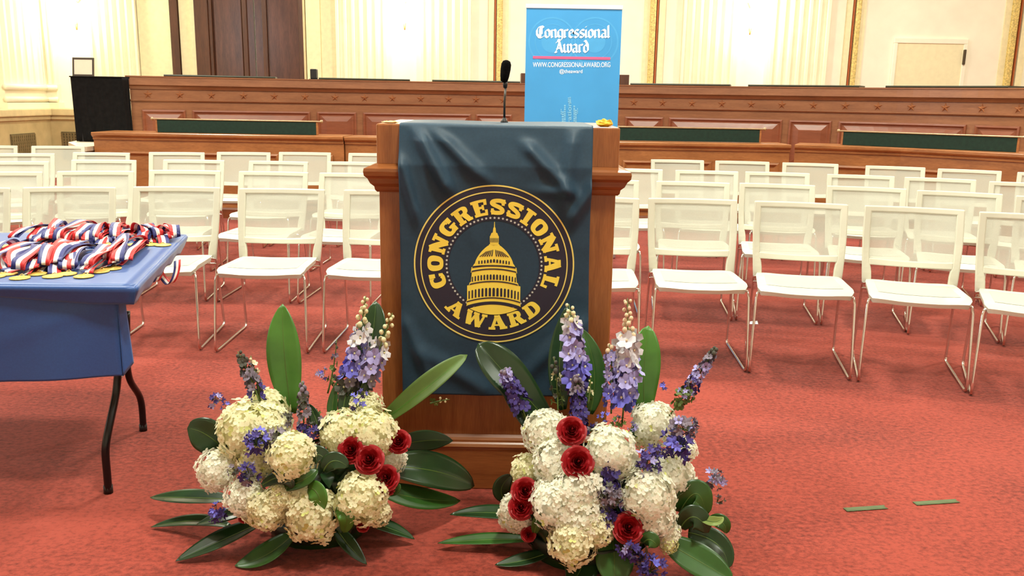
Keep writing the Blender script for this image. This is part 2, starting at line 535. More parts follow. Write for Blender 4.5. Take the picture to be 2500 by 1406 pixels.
# wall sconces between the paired pilasters
for k, (px, py, lab) in enumerate(((187, 66, 'brass wall sconce nearest the left corner of the hall'),
                                   (988, 66, 'brass wall sconce between the fluted pilasters left of the blue banner'),
                                   (1831, 78, 'brass wall sconce between the fluted pilasters right of the blue banner'))):
    p = at_y(px, py, BY - .25)
    t = thing('wall_sconce', lab, 'lamp', (p.x, BY, p.z))
    MB().lathe([(.012, -.05), (.02, 0), (.028, .04), (.02, .08), (.012, .45)], 12, (0, -.25, .0)).build('stem', M_gilt, t)
    MB().tube([(0, 0, .5), (0, -.12, .42), (0, -.25, .45)], .016, 8).build('arm', M_gilt, t)
    MB().lathe([(.02, .42), (.10, .56), (.13, .72), (.10, .74), (.02, .5)], 20, (0, -.25, 0)).build('lamp_shade', M_lamp, t)
    for zz, pw in ((.95, 62), (.30, 40)):
        l = bpy.data.lights.new('sconce_light', 'POINT'); l.energy = pw; l.color = (1, .96, .80); l.shadow_soft_size = .12
        lo = bpy.data.objects.new('sconce_light', l); COL.objects.link(lo); lo.location = (p.x, BY - .42, p.z + zz)


# ================================================================== UPPER DAIS
def dY(a):
    t = a - 0.05
    return 12.07 - (3.5 if t < 0 else 8.3) * t * t


def dP(a, off, z):
    """point on the curved dais front; a = plan parameter, off = distance towards the hall"""
    Y = dY(a); X = a * Y
    e = 1e-3
    t = Vector(((a + e) * dY(a + e) - X, dY(a + e) - Y, 0)).normalized()
    n = Vector((t.y, -t.x, 0))
    return Vector((X, Y, z)) + n * off


A0, A1 = az(318, 230), 0.66


def sweep(b, prof, a0, a1, n, P=dP, mi=0):
    """prof = closed section [(off, z)] swept along the curve"""
    k = len(prof); vs = []
    for i in range(n + 1):
        a = a0 + (a1 - a0) * i / n
        vs += [P(a, o, z) for o, z in prof]
    fs = [(i * k + j, (i + 1) * k + j, (i + 1) * k + (j + 1) % k, i * k + (j + 1) % k) for i in range(n) for j in range(k)]
    fs += [tuple(range(k)), tuple(reversed([n * k + j for j in range(k)]))]
    return b.add(vs, fs, mi)


def raised(b, P, a0, a1, z0, z1, loops, mi=0, mc=0, n=8):
    """raised-and-fielded panel following the curve; loops=[(inset, off)]; insets in metres"""
    wa = (P(a1, 0, 0) - P(a0, 0, 0)).length; da = (a1 - a0) / wa
    rings = []
    for ins, off in loops:
        q0, q1, w0, w1 = a0 + ins * da, a1 - ins * da, z0 + ins, z1 - ins
        ring = [P(q0 + (q1 - q0) * i / n, off, w0) for i in range(n + 1)] + [P(q1 + (q0 - q1) * i / n, off, w1) for i in range(n + 1)]
        rings.append(ring)
    k = len(rings[0]); vs = [p for r_ in rings for p in r_]; fs = []
    for i in range(len(rings) - 1):
        for j in range(k):
            fs.append((i * k + j, i * k + (j + 1) % k, (i + 1) * k + (j + 1) % k, (i + 1) * k + j))
    o = (len(rings) - 1) * k
    b.add(vs, fs, mi)
    vs = rings[-1]
    b.add(vs, [(i, i + 1, 2 * n - i, 2 * n + 1 - i) for i in range(n)], mc)
    return b


def star_shape(b, c, t, r, dep, up=Vector((0, 0, 1))):
    n = Vector((t.y, -t.x, 0)).normalized() if isinstance(t, Vector) else None
    pts = []
    for k in range(10):
        rr = r if k % 2 == 0 else r * .4
        a = pi / 2 + k * pi / 5
        pts.append(c + t * (rr * cos(a)) + up * (rr * sin(a)))
    vs = pts + [c + n * dep, c - n * .01]
    fs = [((k + 1) % 10, k, 10) for k in range(10)] + [(k, (k + 1) % 10, 11) for k in range(10)]
    return b.add(vs, fs)


dais = thing('dais_desk', 'long curved mahogany dais desk with carved stars and raised panels along the back', 'desk', (0, 12.07, 0))
def dl(P):  # parts live relative to the empty
    return lambda a, o, z: P(a, o, z) - Vector((0, 12.07, 0))
dPl = dl(dP)
NN = 60
sweep(MB(), [(-.55, 0), (0, 0), (0, 1.52), (-.55, 1.52)], A0, A1, NN, dPl).build('desk_body', M_desk, dais)
sweep(MB(), [(-.6, 1.52), (.0, 1.47), (.03, 1.475), (.05, 1.49), (.045, 1.58), (.055, 1.585), (.055, 1.60), (-.6, 1.60)], A0 - .004, A1, NN, dPl).build('cornice', M_desk, dais)
sweep(MB(), [(0, 1.285), (.015, 1.285), (.03, 1.30), (.03, 1.308), (0, 1.315)], A0 - .001, A1, NN, dPl).build('moulding', M_desk, dais)
sweep(MB(), [(0, 1.44), (.02, 1.44), (.035, 1.46), (.05, 1.475), (0, 1.48)], A0 - .003, A1, NN, dPl).build('moulding', M_desk, dais)
for x in (362, 440, 517, 595, 670, 745, 818, 890, 958, 1027, 1095, 1162, 1228, 1548, 1618, 1690, 1763, 1835, 1910, 1987, 2065, 2145, 2227, 2310, 2400, 2490):
    a = az(x, 245); c = dPl(a, .002, 1.375)
    t = (dPl(a + .01, 0, 0) - dPl(a - .01, 0, 0)).normalized()
    star_shape(MB(), c, t, .058, .03).build('carved_star', M_star, dais)
for (p0, p1) in ((351, 449), (474, 753), (778, 866), (890, 1146), (1165, 1246), (1531, 1616), (1638, 1908), (1933, 2029), (2055, 2360), (2390, 2492)):
    raised(MB(), dPl, az(p0, 275), az(p1, 275), .62, 1.165, [(-.02, .001), (-.02, .02), (0, .024), (.02, .004), (.035, .004), (.10, .024)]).build('raised_panel', M_deskp, dais)
# raised chairman's section behind the blue banner
ab0, ab1 = az(1274, 195), az(1537, 195)
sweep(MB(), [(-.75, 1.6), (-.35, 1.6), (-.35, 1.74), (-.75, 1.74)], ab0, ab1, 10, dPl).build('raised_center_section', M_ddark, dais)

for (p0, p1, lab) in ((400, 672, 'in front of the dark double door'), (778, 1000, 'right of the dark double door'), (1055, 1270, 'just left of the blue banner'),
                      (1540, 1782, 'just right of the blue banner'), (1826, 2096, 'left of the small white door'), (2160, 2456, 'below the small white door')):
    b = MB(); a0, a1 = az(p0, 205), az(p1, 205)
    c = dP((a0 + a1) / 2, -.25, 1.60)
    sweep(b, [(-.45, 1.601), (-.06, 1.601), (-.05, 1.612), (-.06, 1.626), (-.45, 1.626)], a0, a1, 8, lambda a, o, z: dP(a, o, z) - c)
    o = b.build('desk_blotter', M_blotter, loc=c)
    tag(o, 'dark green desk blotter on the dais top ' + lab, 'desk blotter', 'blotters on the dais top')

c = at_y(765, 186, 12.2); c.z = 1.60; c = dP(az(765), -.3, 1.6)
t = thing('desk_speaker', 'small black desktop speaker on the dais top beside the dark door', 'speaker', c)
MB().box(-.04, .045, -.05, .05, .012, .14).build('speaker_case', M_blackp, t, bev=.01)
MB().box(-.05, .055, -.06, .06, 0, .012).build('foot', M_blackp, t)

# ================================================================== FRONT BENCH (three units)
# plan polyline of the front face
FP = [(-4.78, 10.12), (-1.92, 10.02), (3.07, 9.93), (4.12, 9.49), (4.95, 8.64), (5.75, 7.6)]


def bench(p_list, label, panels, top=.95, joint=False):
    org = Vector((p_list[0][0], p_list[0][1], 0))
    L = [0]
    for i in range(1, len(p_list)):
        L.append(L[-1] + (Vector(p_list[i]) - Vector(p_list[i - 1])).length)
    tot = L[-1]

    def P(s, o, z):
        s = min(max(s, 0), tot)
        i = 0
        while i < len(L) - 2 and s > L[i + 1]: i += 1
        u = (s - L[i]) / (L[i + 1] - L[i])
        a, c = Vector(p_list[i]), Vector(p_list[i + 1])
        q = a.lerp(c, u); t = (c - a).normalized(); n = Vector((t.y, -t.x))
        # mitred normal at corners
        if 0 < i and u < 1e-6:
            t2 = (a - Vector(p_list[i - 1])).normalized(); n2 = Vector((t2.y, -t2.x)); n = (n + n2).normalized()
        if i + 2 < len(p_list) and u > 1 - 1e-6:
            t2 = (Vector(p_list[i + 2]) - c).normalized(); n2 = Vector((t2.y, -t2.x)); n = (n + n2).normalized()
        q = q + n * o
        return Vector((q.x, q.y, z)) - org
    t = thing('bench_front', label, 'bench front', org, 0, 'mahogany bench fronts before the dais')

    def sw(prof, nm, m):
        b = MB(); k = len(prof); vs = []
        for s in L: vs += [P(s, o, z) for o, z in prof]
        n = len(L) - 1
        fs = [(i * k + j, (i + 1) * k + j, (i + 1) * k + (j + 1) % k, i * k + (j + 1) % k) for i in range(n) for j in range(k)]
        fs += [tuple(range(k)), tuple(reversed([n * k + j for j in range(k)]))]
        b.add(vs, fs); b.build(nm, m, t)
    sw([(-.5, 0), (0, 0), (0, top - .05), (-.5, top - .05)], 'bench_body', M_fdesk)
    sw([(-.52, top - .05), (.0, top - .085), (.018, top - .08), (.02, top - .055), (.04, top - .045), (.05, top - .03), (.05, top - .006), (.04, top), (-.52, top)], 'top_rail', M_fdesk)
    sw([(0, 0), (.03, 0), (.03, .1), (.015, .12), (0, .12)], 'plinth', M_fpanel)
    for (s0, s1) in panels:
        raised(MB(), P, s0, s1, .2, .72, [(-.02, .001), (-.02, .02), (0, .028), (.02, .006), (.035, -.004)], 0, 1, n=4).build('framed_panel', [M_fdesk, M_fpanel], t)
    return P, org, t


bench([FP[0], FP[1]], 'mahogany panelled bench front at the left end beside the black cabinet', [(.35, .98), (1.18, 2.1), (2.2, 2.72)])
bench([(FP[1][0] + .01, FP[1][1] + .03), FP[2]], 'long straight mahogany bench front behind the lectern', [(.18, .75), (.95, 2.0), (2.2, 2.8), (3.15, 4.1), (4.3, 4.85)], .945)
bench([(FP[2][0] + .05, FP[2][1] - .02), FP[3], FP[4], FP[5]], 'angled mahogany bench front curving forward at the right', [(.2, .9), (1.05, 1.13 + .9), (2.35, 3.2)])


def screen(px0, px1, lab, ya, yb):
    p0 = at_y(px0, 312, ya); p1 = at_y(px1, 312 if px1 < 1300 else 340, yb)
    c = Vector((p0.x, p0.y, .95)); v = Vector((p1.x - p0.x, p1.y - p0.y, 0)); w = v.length
    t = thing('baize_screen', 'green baize screen standing on the bench top ' + lab, 'desk screen', c, atan2(v.y, v.x), 'green baize screens on the bench')
    MB().box(.02, w - .02, 0, .03, 0, .145).build('baize_panel', M_green, t, bev=.004)
    MB().box(-.045, w + .045, -.012, .045, .145, .16).build('top_rail', M_rail, t, bev=.005)
    for x in (-.04, w + .04): MB().ball((x, .015, .152), .02, 10, 6).build('end_knob', M_rail, t)
    for x in (0, w - .02): MB().box(x, x + .02, 0, .03, 0, .145).build('end_post', M_fdesk, t)


screen(380, 776, 'at the left of the hall', 10.3, 10.25)
screen(1455, 1858, 'to the right of the blue banner', 10.2, 10.2)
p = at_z(2054, 350, .95)
screen(2056, 2490, 'at the far right end', 10.0, 8.93)

# platform at the left end and what stands on it
M_step = mat('pale_platform_top', rgb(226, 214, 190), .5)
pl = [(-4.80, 9.82), (-4.80, 10.75), (-4.3, 10.75), (-4.3, 13.0), (-5.9, 13.0), (-5.44, 10.85)]
struct(MB().prism(pl, lambda x, y: (x, y, 0), lambda x, y: (x, y, .74)).build('trim_platform', M_ddark))
struct(MB().prism(pl, lambda x, y: (x, y, .74), lambda x, y: (x, y, .79)).build('trim_platform_top', M_step))

t = thing('draped_cabinet', 'tall black cloth-draped cabinet standing at the left end of the dais', 'cabinet', (-5.11, 11.0, .79))
MB().box(-.28, .28, .03, .20, 0, .765).build('cabinet_box', M_blackp, t)


def drape(u, v):
    # skirt running round left side, front, right side
    s = u * 1.52
    if s < .42: x, y = -.36, .02 + (.42 - s) * .46
    elif s < 1.10: x, y = -.36 + (s - .42) / .68 * .72, .02
    else: x, y = .36, .02 + (s - 1.10) * .46
    f = .010 * sin(s * 34) * v + .006 * sin(s * 71 + 1) * v
    return (x * .84 * (1 + .03 * (1 - v)) + (f if s < .42 or s > 1.10 else 0), y - (f if .42 <= s <= 1.1 else 0) - .01 * (1 - v), .785 * (1 - v) + .005)


MB().grid(drape, 76, 16).build('cloth_skirt', M_black, t, solid=.004)
MB().box(-.325, .315, -.005, .235, .775, .79).build('cloth_top', M_black, t, bev=.006)
t = thing('picture_frame', 'small dark picture frame with a blank white card on the black cabinet', 'picture frame', (-5.30, 11.08, 1.580), 0)
M_ = Matrix.Rotation(radians(-9), 4, 'X')
fr = MB()
for bx in ((-.13, .13, 0, .02, 0, .022), (-.13, .13, 0, .02, .203, .225), (-.13, -.112, 0, .02, .022, .203), (.112, .13, 0, .02, .022, .203)): fr.box(*bx, M=M_)
fr.build('frame', M_frame, t); MB().box(-.112, .112, .006, .014, .022, .203, M=M_).build('card', M_paper, t)
MB().box(-.02, .02, .005, .12, 0, .012).build('easel_foot', M_frame, t)


# ================================================================== CHAIRS
def make_chair(label, group):
    t = thing('stacking_chair', label, 'chair', (0, 0, 0), 0, group)

    # seat shell
    def seat_z(u, v):   # u across -1..1, v 0 front..1 back
        z = .482 - .012 * (1 - abs(u) ** 3) - .006
        z -= .024 * max(0, (.20 - v) / .20) ** 2
        z -= .010 * max(0, (abs(u) - .6) / .4) ** 2
        z -= .012 * v
        return z

    def seat_xy(u, v):
        hw = .240 - .014 * v - .018 * max(0, (.10 - v) / .10) ** 2 - .008 * max(0, v - .85) / .15
        y = -.29 + .49 * v + .035 * (abs(u) ** 3) * (1 - v) ** 2
        return hw * u, y

    b = MB(); NU, NV = 18, 14

    def top(a, c):
        u = a * 2 - 1; x, y = seat_xy(u, c); return (x, y, seat_z(u, c))

    def bot(a, c):
        u = 1 - a * 2; x, y = seat_xy(u, c)
        return (x * .985, y + .006 * (1 - c), seat_z(u, c) - .020 - .004 * abs(u) ** 4)
    b.grid(top, NU, NV); b.grid(bot, NU, NV)
    # rim
    rim = [(i / NU, 0) for i in range(NU)] + [(1, j / NV) for j in range(NV)] + [(1 - i / NU, 1) for i in range(NU)] + [(0, 1 - j / NV) for j in range(NV)]
    vs = [top(a, c) for a, c in rim] + [bot(1 - a, c) for a, c in rim]; k = len(rim)
    b.add(vs, [(i, k + i, k + (i + 1) % k, (i + 1) % k) for i in range(k)], 0, True)
    so = b.build('seat', M_chair, t)
    # woven insert, a little sunk look: a dished sheet just above the shell
    def ins(a, c):
        u = (a * 2 - 1) * .80; v = .17 + c * .68
        x, y = seat_xy(u, v); e = max(abs(a * 2 - 1), abs(c * 2 - 1)) ** 6
        return (x, y, seat_z(u, v) + .0030 - .0022 * e)
    MB().grid(ins, 12, 12).build('seat_mesh', M_seatm, so)

    # back frame
    def back(u, z):     # u -1..1
        hw = .236 + (.253 - .236) * min(1, max(0, (z - .42) / .25)) ** .7
        y = .195 + .115 * ((z - .43) / .41) ** 1.2 if z > .43 else .195
        return Vector((hw * u, y + .03 * (1 - u * u) * min(1, max(0, (z - .5) / .15)), z))
    b = MB()

    def strip(path_in, path_out, th=.026):
        """solid strip between two (u,z) paths"""
        n = len(path_in); vs = []
        for (p, q) in zip(path_in, path_out):
            a, c = back(*p), back(*q)
            vs += [a, c, c + Vector((0, th, 0)), a + Vector((0, th, 0))]
        fs = []
        for i in range(n - 1):
            for j in range(4):
                fs.append((i * 4 + j, i * 4 + (j + 1) % 4, (i + 1) * 4 + (j + 1) % 4, (i + 1) * 4 + j))
        fs += [(3, 2, 1, 0), tuple((n - 1) * 4 + j for j in range(4))]
        b.add(vs, fs, 0, False)
    zs = [.43 + (.838 - .43) * i / 14 for i in range(15)]
    for sgn in (-1, 1):
        pi_, po_ = [], []
        for z in zs:
            wdt = .155 if z > .55 else .155 + .10 * ((.55 - z) / .1)
            wdt = min(wdt, .2)
            pi_.append((sgn * (1 - wdt), z)); po_.append((sgn * 1.0, z))
        if sgn > 0: strip(pi_, po_)
        else: strip(po_, pi_)
    us = [-.86 + 1.72 * i / 16 for i in range(17)]
    strip([(u, .845) for u in [-1 + 2 * i / 16 for i in range(17)]], [(u, .815) for u in [-1 + 2 * i / 16 for i in range(17)]])
    strip([(u, .572 - .012 * (1 - u * u)) for u in us], [(u, .533 - .004 * (1 - u * u)) for u in us])
    bo = b.build('backrest_frame', M_chair, t, bev=.006)
    MB().grid(lambda a, c: back((a * 2 - 1) * .86, .56 + c * .265) + Vector((0, .012, 0)), 12, 8).build('back_mesh', M_chm, bo)

    # chrome sled frames
    for sgn in (-1, 1):
        path = [(sgn * .10, -.215, .436), (sgn * .215, -.225, .437), (sgn * .236, -.235, .43), (sgn * .242, -.245, .40), (sgn * .25, -.280, .075), (sgn * .2505, -.285, .045), (sgn * .25, -.279, .022), (sgn * .2495, -.262, .010),
                (sgn * .248, -.235, .008), (sgn * .243, .26, .008), (sgn * .242, .285, .012), (sgn * .242, .292, .03), (sgn * .235, .215, .40), (sgn * .233, .205, .43), (sgn * .215, .15, .445)]
        MB().tube(path, .0075, 8).build('sled_leg', M_chrome, t)
    MB().tube([(-.236, .21, .40), (.236, .21, .40)], .007, 8).build('cross_bar', M_chrome, t)
    return t


CH = {
    'front': [(-3.14, 5.00, 12), (-2.59, 5.13, 10), (-2.01, 5.25, 4), (-1.38, 5.24, 1), (-.76, 5.24, -2), (.47, 5.06, -5), (1.03, 5.05, -4), (1.62, 4.955, -12), (2.19, 4.80, -17), (2.71, 4.57, -22)],
    'second': [(-3.51, 6.05, 15), (-2.95, 6.23, 12), (-2.39, 6.42, 5), (-1.75, 6.43, -1), (-1.16, 6.40, -4), (.63, 6.23, -4), (1.25, 6.16, -7), (1.82, 6.10, -11), (2.39, 5.98, -16), (2.90, 5.74, -21), (3.40, 5.46, -26)],
    'third': [(-3.95, 6.99, 14), (-3.38, 7.30, 9), (-2.70, 7.47, 4), (-1.99, 7.48, -3), (-1.34, 7.54, -4), (.97, 7.29, -5), (1.57, 7.21, -6), (2.13, 7.16, -9), (2.75, 7.02, -13), (3.29, 6.83, -19), (3.80, 6.54, -24)],
    'fourth': [(-4.38, 7.92, 15), (-3.82, 8.21, 6), (-3.20, 8.42, 9), (-2.62, 8.60, 6), (-2.06, 8.74, 3), (-1.38, 8.74, -2), (1.57, 8.53, -3), (2.18, 8.48, -7), (2.79, 8.36, -11), (3.48, 8.10, -17), (4.02, 7.83, -23), (4.57, 7.54, -28)],
    'back': [(-5.30, 8.98, 14), (-4.67, 9.10, 12)],
}
ORD = ['nearest', 'second', 'third', 'fourth', 'fifth', 'sixth']
proto = None
for rn, lst in CH.items():
    left = sorted([c for c in lst if c[0] < 0], key=lambda c: -c[0]); right = sorted([c for c in lst if c[0] > 0], key=lambda c: c[0])
    for side, ll in (('left', left), ('right', right)):
        for i, (X, Y, yaw) in enumerate(ll):
            if rn == 'back':
                lab = ('ivory mesh-back chair alone behind the fourth row, nearer the bench end', 'ivory mesh-back chair behind the fourth row, cut by the left frame edge')[i]
            elif i == 0:
                lab = f'ivory mesh-back chair in the {rn} row, nearest the lectern on its {side}'
            else:
                lab = f'ivory mesh-back chair in the {rn} row, {ORD[i]} out from the lectern on its {side}'
            ya = radians(yaw)
            # listed point is the top of the back; the chair origin lies .31 in front of it
            loc = (X + sin(ya) * .31, Y - cos(ya) * .31, 0)
            if proto is None:
                proto = make_chair(lab, 'ivory stacking chairs in rows')
                proto.location = loc; proto.rotation_euler = (0, 0, ya)
            else:
                dup(proto, loc, ya, lab)

# ================================================================== LECTERN
LXC, LW, LF = -.055, .403, 3.0
lect = thing('lectern', 'tall mahogany lectern with stepped cap standing at the middle of the carpet', 'lectern', (LXC, LF, 0))
D = .58
MB().box(-LW - .0, LW + .0, 0, D, .2, 1.09).build('lectern_body', M_lect, lect, bev=.006)
MB().box(-LW - .006, LW + .006, -.006, D + .006, 1.165, 1.303).build('upper_riser', M_lect, lect, bev=.006)


def ring_sweep(prof, hw, d, n=1):
    """moulding around three/four sides of a box: prof [(out, z)]"""
    b = MB(); k = len(prof); vs = []
    for (sx, y, sy) in ((-1, 0, -1), (1, 0, -1), (1, d, 1), (-1, d, 1)):
        vs += [(sx * (hw + o), y + sy * o, z) for o, z in prof]
    fs = [(i * k + j, ((i + 1) % 4) * k + j, ((i + 1) % 4) * k + (j + 1) % k, i * k + (j + 1) % k) for i in range(4) for j in range(k)]
    return b.add(vs, fs)


ring_sweep([(0, 1.075), (.006, 1.075), (.012, 1.082), (.014, 1.094), (.026, 1.105), (.034, 1.122), (.044, 1.132), (.046, 1.146), (.044, 1.156), (.03, 1.162), (.012, 1.168), (0, 1.172)], LW, D).build('cap_moulding', M_lecth, lect)
ring_sweep([(0, .158), (.02, .158), (.024, .165), (.02, .175), (.014, .18), (.014, .188), (.008, .196), (.0, .205)], LW, D).build('base_moulding', M_lecth, lect)
MB().box(-LW - .018, LW + .018, -.018, D + .018, 0, .16).build('base_plinth', M_lecth, lect, bev=.004)

# gooseneck microphone
mp = at_y(1231, 303, 3.3)
t = thing('gooseneck_microphone', 'black gooseneck microphone with foam windscreen rising behind the lectern banner', 'microphone', (mp.x, 3.3, 1.303))
MB().lathe([(.014, 0), (.014, .006), (.008, .012), (.006, .02)], 16).build('mount', M_blackp, t)
ht = at_y(1234, 172, 3.3) - Vector((mp.x, 3.3, 1.303))
MB().tube([(0, 0, .02), (.0, 0, .08), (.003, -.002, .13), (ht.x * .6, 0, ht.z - .06), (ht.x, 0, ht.z - .03)], .0042, 8).build('gooseneck', M_goose, t)
MB().lathe([(.006, -.042), (.013, -.038), (.0165, -.02), (.0185, .005), (.018, .022), (.013, .033), (.004, .037)], 16, ht, M=Matrix.Rotation(radians(7), 3, 'Y')).build('windscreen', M_foam, t)
MB().lathe([(.007, -.062), (.009, -.05), (.008, -.04)], 10, ht).build('collar', M_blackp, t)

# crumpled tape
def crumple(name, px, py, sx, sy, sz, m, lab, seed):
    p = at_y(px, py, 3.04); rnd = random.Random(seed)
    c = Vector((p.x, 3.06, 1.303))
    b = MB(); nu, nv = 14, 8
    off = Vector((rnd.random() * 9, 3, 1))
    vs = []; fs = []
    for i in range(nv + 1):
        th = pi * i / nv
        for j in range(nu):
            a = 2 * pi * j / nu
            d_ = Vector((sin(th) * cos(a), sin(th) * sin(a), cos(th)))
            rr = 1 + .5 * noise.noise(d_ * 2.2 + off)
            vs.append((d_.x * sx * rr, d_.y * sy * rr, max(0, (d_.z * .5 + .45) * sz * rr * 2)))
    for i in range(nv):
        for j in range(nu):
            fs.append((i * nu + j, (i + 1) * nu + j, (i + 1) * nu + (j + 1) % nu, i * nu + (j + 1) % nu))
    b.add(vs, fs)
    o = b.build(name, m, loc=c); tag(o, lab, 'tape')


crumple('tape_wad', 1477, 304, .028, .02, .012, M_yel, 'crumpled wad of yellow tape on the right corner of the lectern top', 1)
crumple('tape_strip', 952, 303, .032, .02, .004, M_tape0, 'curled strip of pale tape on the left corner of the lectern top', 2)
MB()


# ------------------------------------------------------------------ lectern banner with seal
CREASE = [(-.33, 1.30, -.13, .93, .016, .03), (-.28, 1.30, -.02, 1.05, .010, .03), (-.37, 1.16, -.28, .86, .010, .025), (.20, 1.30, .16, 1.02, .009, .03),
          (.06, 1.22, .18, 1.10, .011, .028), (-.10, 1.07, .16, 1.09, .007, .028), (.26, 1.10, .18, .98, .012, .03), (-.36, .62, -.29, .45, .006, .03), (.22, .62, .05, .45, .007, .04),
          (-.30, .52, -.1, .40, .006, .04), (.25, .62, .24, .45, .005, .03)]


def bsurf(x, z):
    if z > 1.17: y = 2.940 + (z - 1.17) / .133 * .040
    else: y = 2.940 + .006 * min(1, (1.17 - z) / .3)
    d = 0
    for (x0, z0, x1, z1, amp, w) in CREASE:
        vx, vz = x1 - x0, z1 - z0; l2 = vx * vx + vz * vz
        u = ((x - x0) * vx + (z - z0) * vz) / l2
        e = 0
        if u < 0: e = -u * sqrt(l2)
        elif u > 1: e = (u - 1) * sqrt(l2)
        uc = min(1, max(0, u))
        dd = sqrt((x - x0 - vx * u) ** 2 + (z - z0 - vz * u) ** 2)
        d += 2.0 * amp * exp(-(dd / (.75 * w)) ** 2) * exp(-(e / .04) ** 2)
    d += .0025 * noise.noise(Vector((x * 7, z * 7, 3))) + .0015 * noise.noise(Vector((x * 22, z * 16, 8)))
    # the stiff print of the seal lies flat
    k = min(1, max(0, (sqrt((x + .062) ** 2 + (z - .838) ** 2) - .262) / .06)); d *= .06 + .94 * k * k * (3 - 2 * k)
    fall = min(1, max(0, (1.30 - z) / .05))
    return y - d * fall


bl, br = -.3835, .262
def ban(u, v):
    # v 0..: back of top -> front edge -> hem
    if v < .12:
        q = v / .12; return (bl + (br - bl) * u, 3.42 - q * .43, 1.3065 + .0015 * sin(u * 9))
    q = (v - .12) / .88
    zl = 1.3045 + (0.372 - 1.3045) * q
    xl = bl + .006 * q; xr = br + .002 * q - .004 * sin(q * 5)
    x = xl + (xr - xl) * u
    return (x, bsurf(x, zl) if q > 0 else 2.984, zl)


b = MB().grid(ban, 120, 200)
bannero = b.build('lectern_banner', M_navy, solid=.0012)
tag(bannero, 'dark blue satin banner with gold round seal draped over the front of the lectern', 'banner')

SCN = at_y(1206, 648, 2.935); SR = .2725


def seal(x, z, lay):
    X, Z = SCN.x + x, SCN.z + z
    return (X, bsurf(X, Z) - .0022 - .0009 * lay, Z)


def annulus(b, r0, r1, lay, n=120, mi=0):
    vs = [seal(r * cos(2 * pi * i / n), r * sin(2 * pi * i / n), lay) for r in (r0, r1) for i in range(n)]
    b.add(vs, [(i, (i + 1) % n, n + (i + 1) % n, n + i) for i in range(n)], mi)


b = MB()
for i in range(5): annulus(b, SR * .565 + (SR * .99 - SR * .565) * i / 5, SR * .565 + (SR * .99 - SR * .565) * (i + 1) / 5, 0)
b.build('seal_band', M_ink, bannero)
b = MB(); annulus(b, SR - .005, SR, 1); annulus(b, .2465, .2505, 1); b.build('seal_ring', M_pgold, bannero)
b = MB()
for i in range(72):
    a = 2 * pi * i / 72; c = (.1615 * cos(a), .1615 * sin(a)); vs = []
    for k in range(10):
        rr = .0046 if k % 2 == 0 else .0026
        vs.append(seal(c[0] + rr * sin(k * pi / 5), c[1] + rr * cos(k * pi / 5), 1))
    b.add(vs, [tuple(range(10))])
b.build('seal_stars', M_sdots, bannero)


# slab letters: lists of polygons in unit height
def seg(p, q, w, n=4):
    (x0, y0), (x1, y1) = p, q
    l = sqrt((x1 - x0) ** 2 + (y1 - y0) ** 2); nx, ny = -(y1 - y0) / l * w / 2, (x1 - x0) / l * w / 2
    out = []
    for i in range(n):
        a, c = i / n, (i + 1) / n
        A = (x0 + (x1 - x0) * a, y0 + (y1 - y0) * a); C_ = (x0 + (x1 - x0) * c, y0 + (y1 - y0) * c)
        out.append([(A[0] + nx, A[1] + ny), (A[0] - nx, A[1] - ny), (C_[0] - nx, C_[1] - ny), (C_[0] + nx, C_[1] + ny)])
    return out


def rect(x0, x1, y0, y1, n=3):
    return [[(x0 + (x1 - x0) * i / n, y0), (x0 + (x1 - x0) * (i + 1) / n, y0), (x0 + (x1 - x0) * (i + 1) / n, y1), (x0 + (x1 - x0) * i / n, y1)] for i in range(n)]


def arcring(cx, cy, ow, oh, iw, ih, a0, a1, n=16, pw=.75):
    def se(a, w, h):
        c, s = cos(a), sin(a)
        return (cx + w * (abs(c) ** pw) * (1 if c >= 0 else -1), cy + h * (abs(s) ** pw) * (1 if s >= 0 else -1))
    out = []
    for i in range(n):
        a, c = radians(a0 + (a1 - a0) * i / n), radians(a0 + (a1 - a0) * (i + 1) / n)
        out.append([se(a, ow, oh), se(c, ow, oh), se(c, iw, ih), se(a, iw, ih)])
    return out


SL = .17
SPATH = [(.70, .72), (.64, .85), (.40, .875), (.15, .82), (.13, .67), (.32, .55), (.52, .46), (.68, .33), (.66, .18), (.40, .125), (.16, .15), (.11, .28)]
def smooth_path(p, m=4):
    out = []
    for i in range(len(p) - 1):
        a, b, c, d = p[max(0, i - 1)], p[i], p[i + 1], p[min(len(p) - 1, i + 2)]
        for k in range(m):
            t = k / m
            out.append(tuple(.5 * (2 * b[q] + (c[q] - a[q]) * t + (2 * a[q] - 5 * b[q] + 4 * c[q] - d[q]) * t * t + (3 * b[q] - a[q] - 3 * c[q] + d[q]) * t ** 3) for q in (0, 1)))
    return out + [p[-1]]


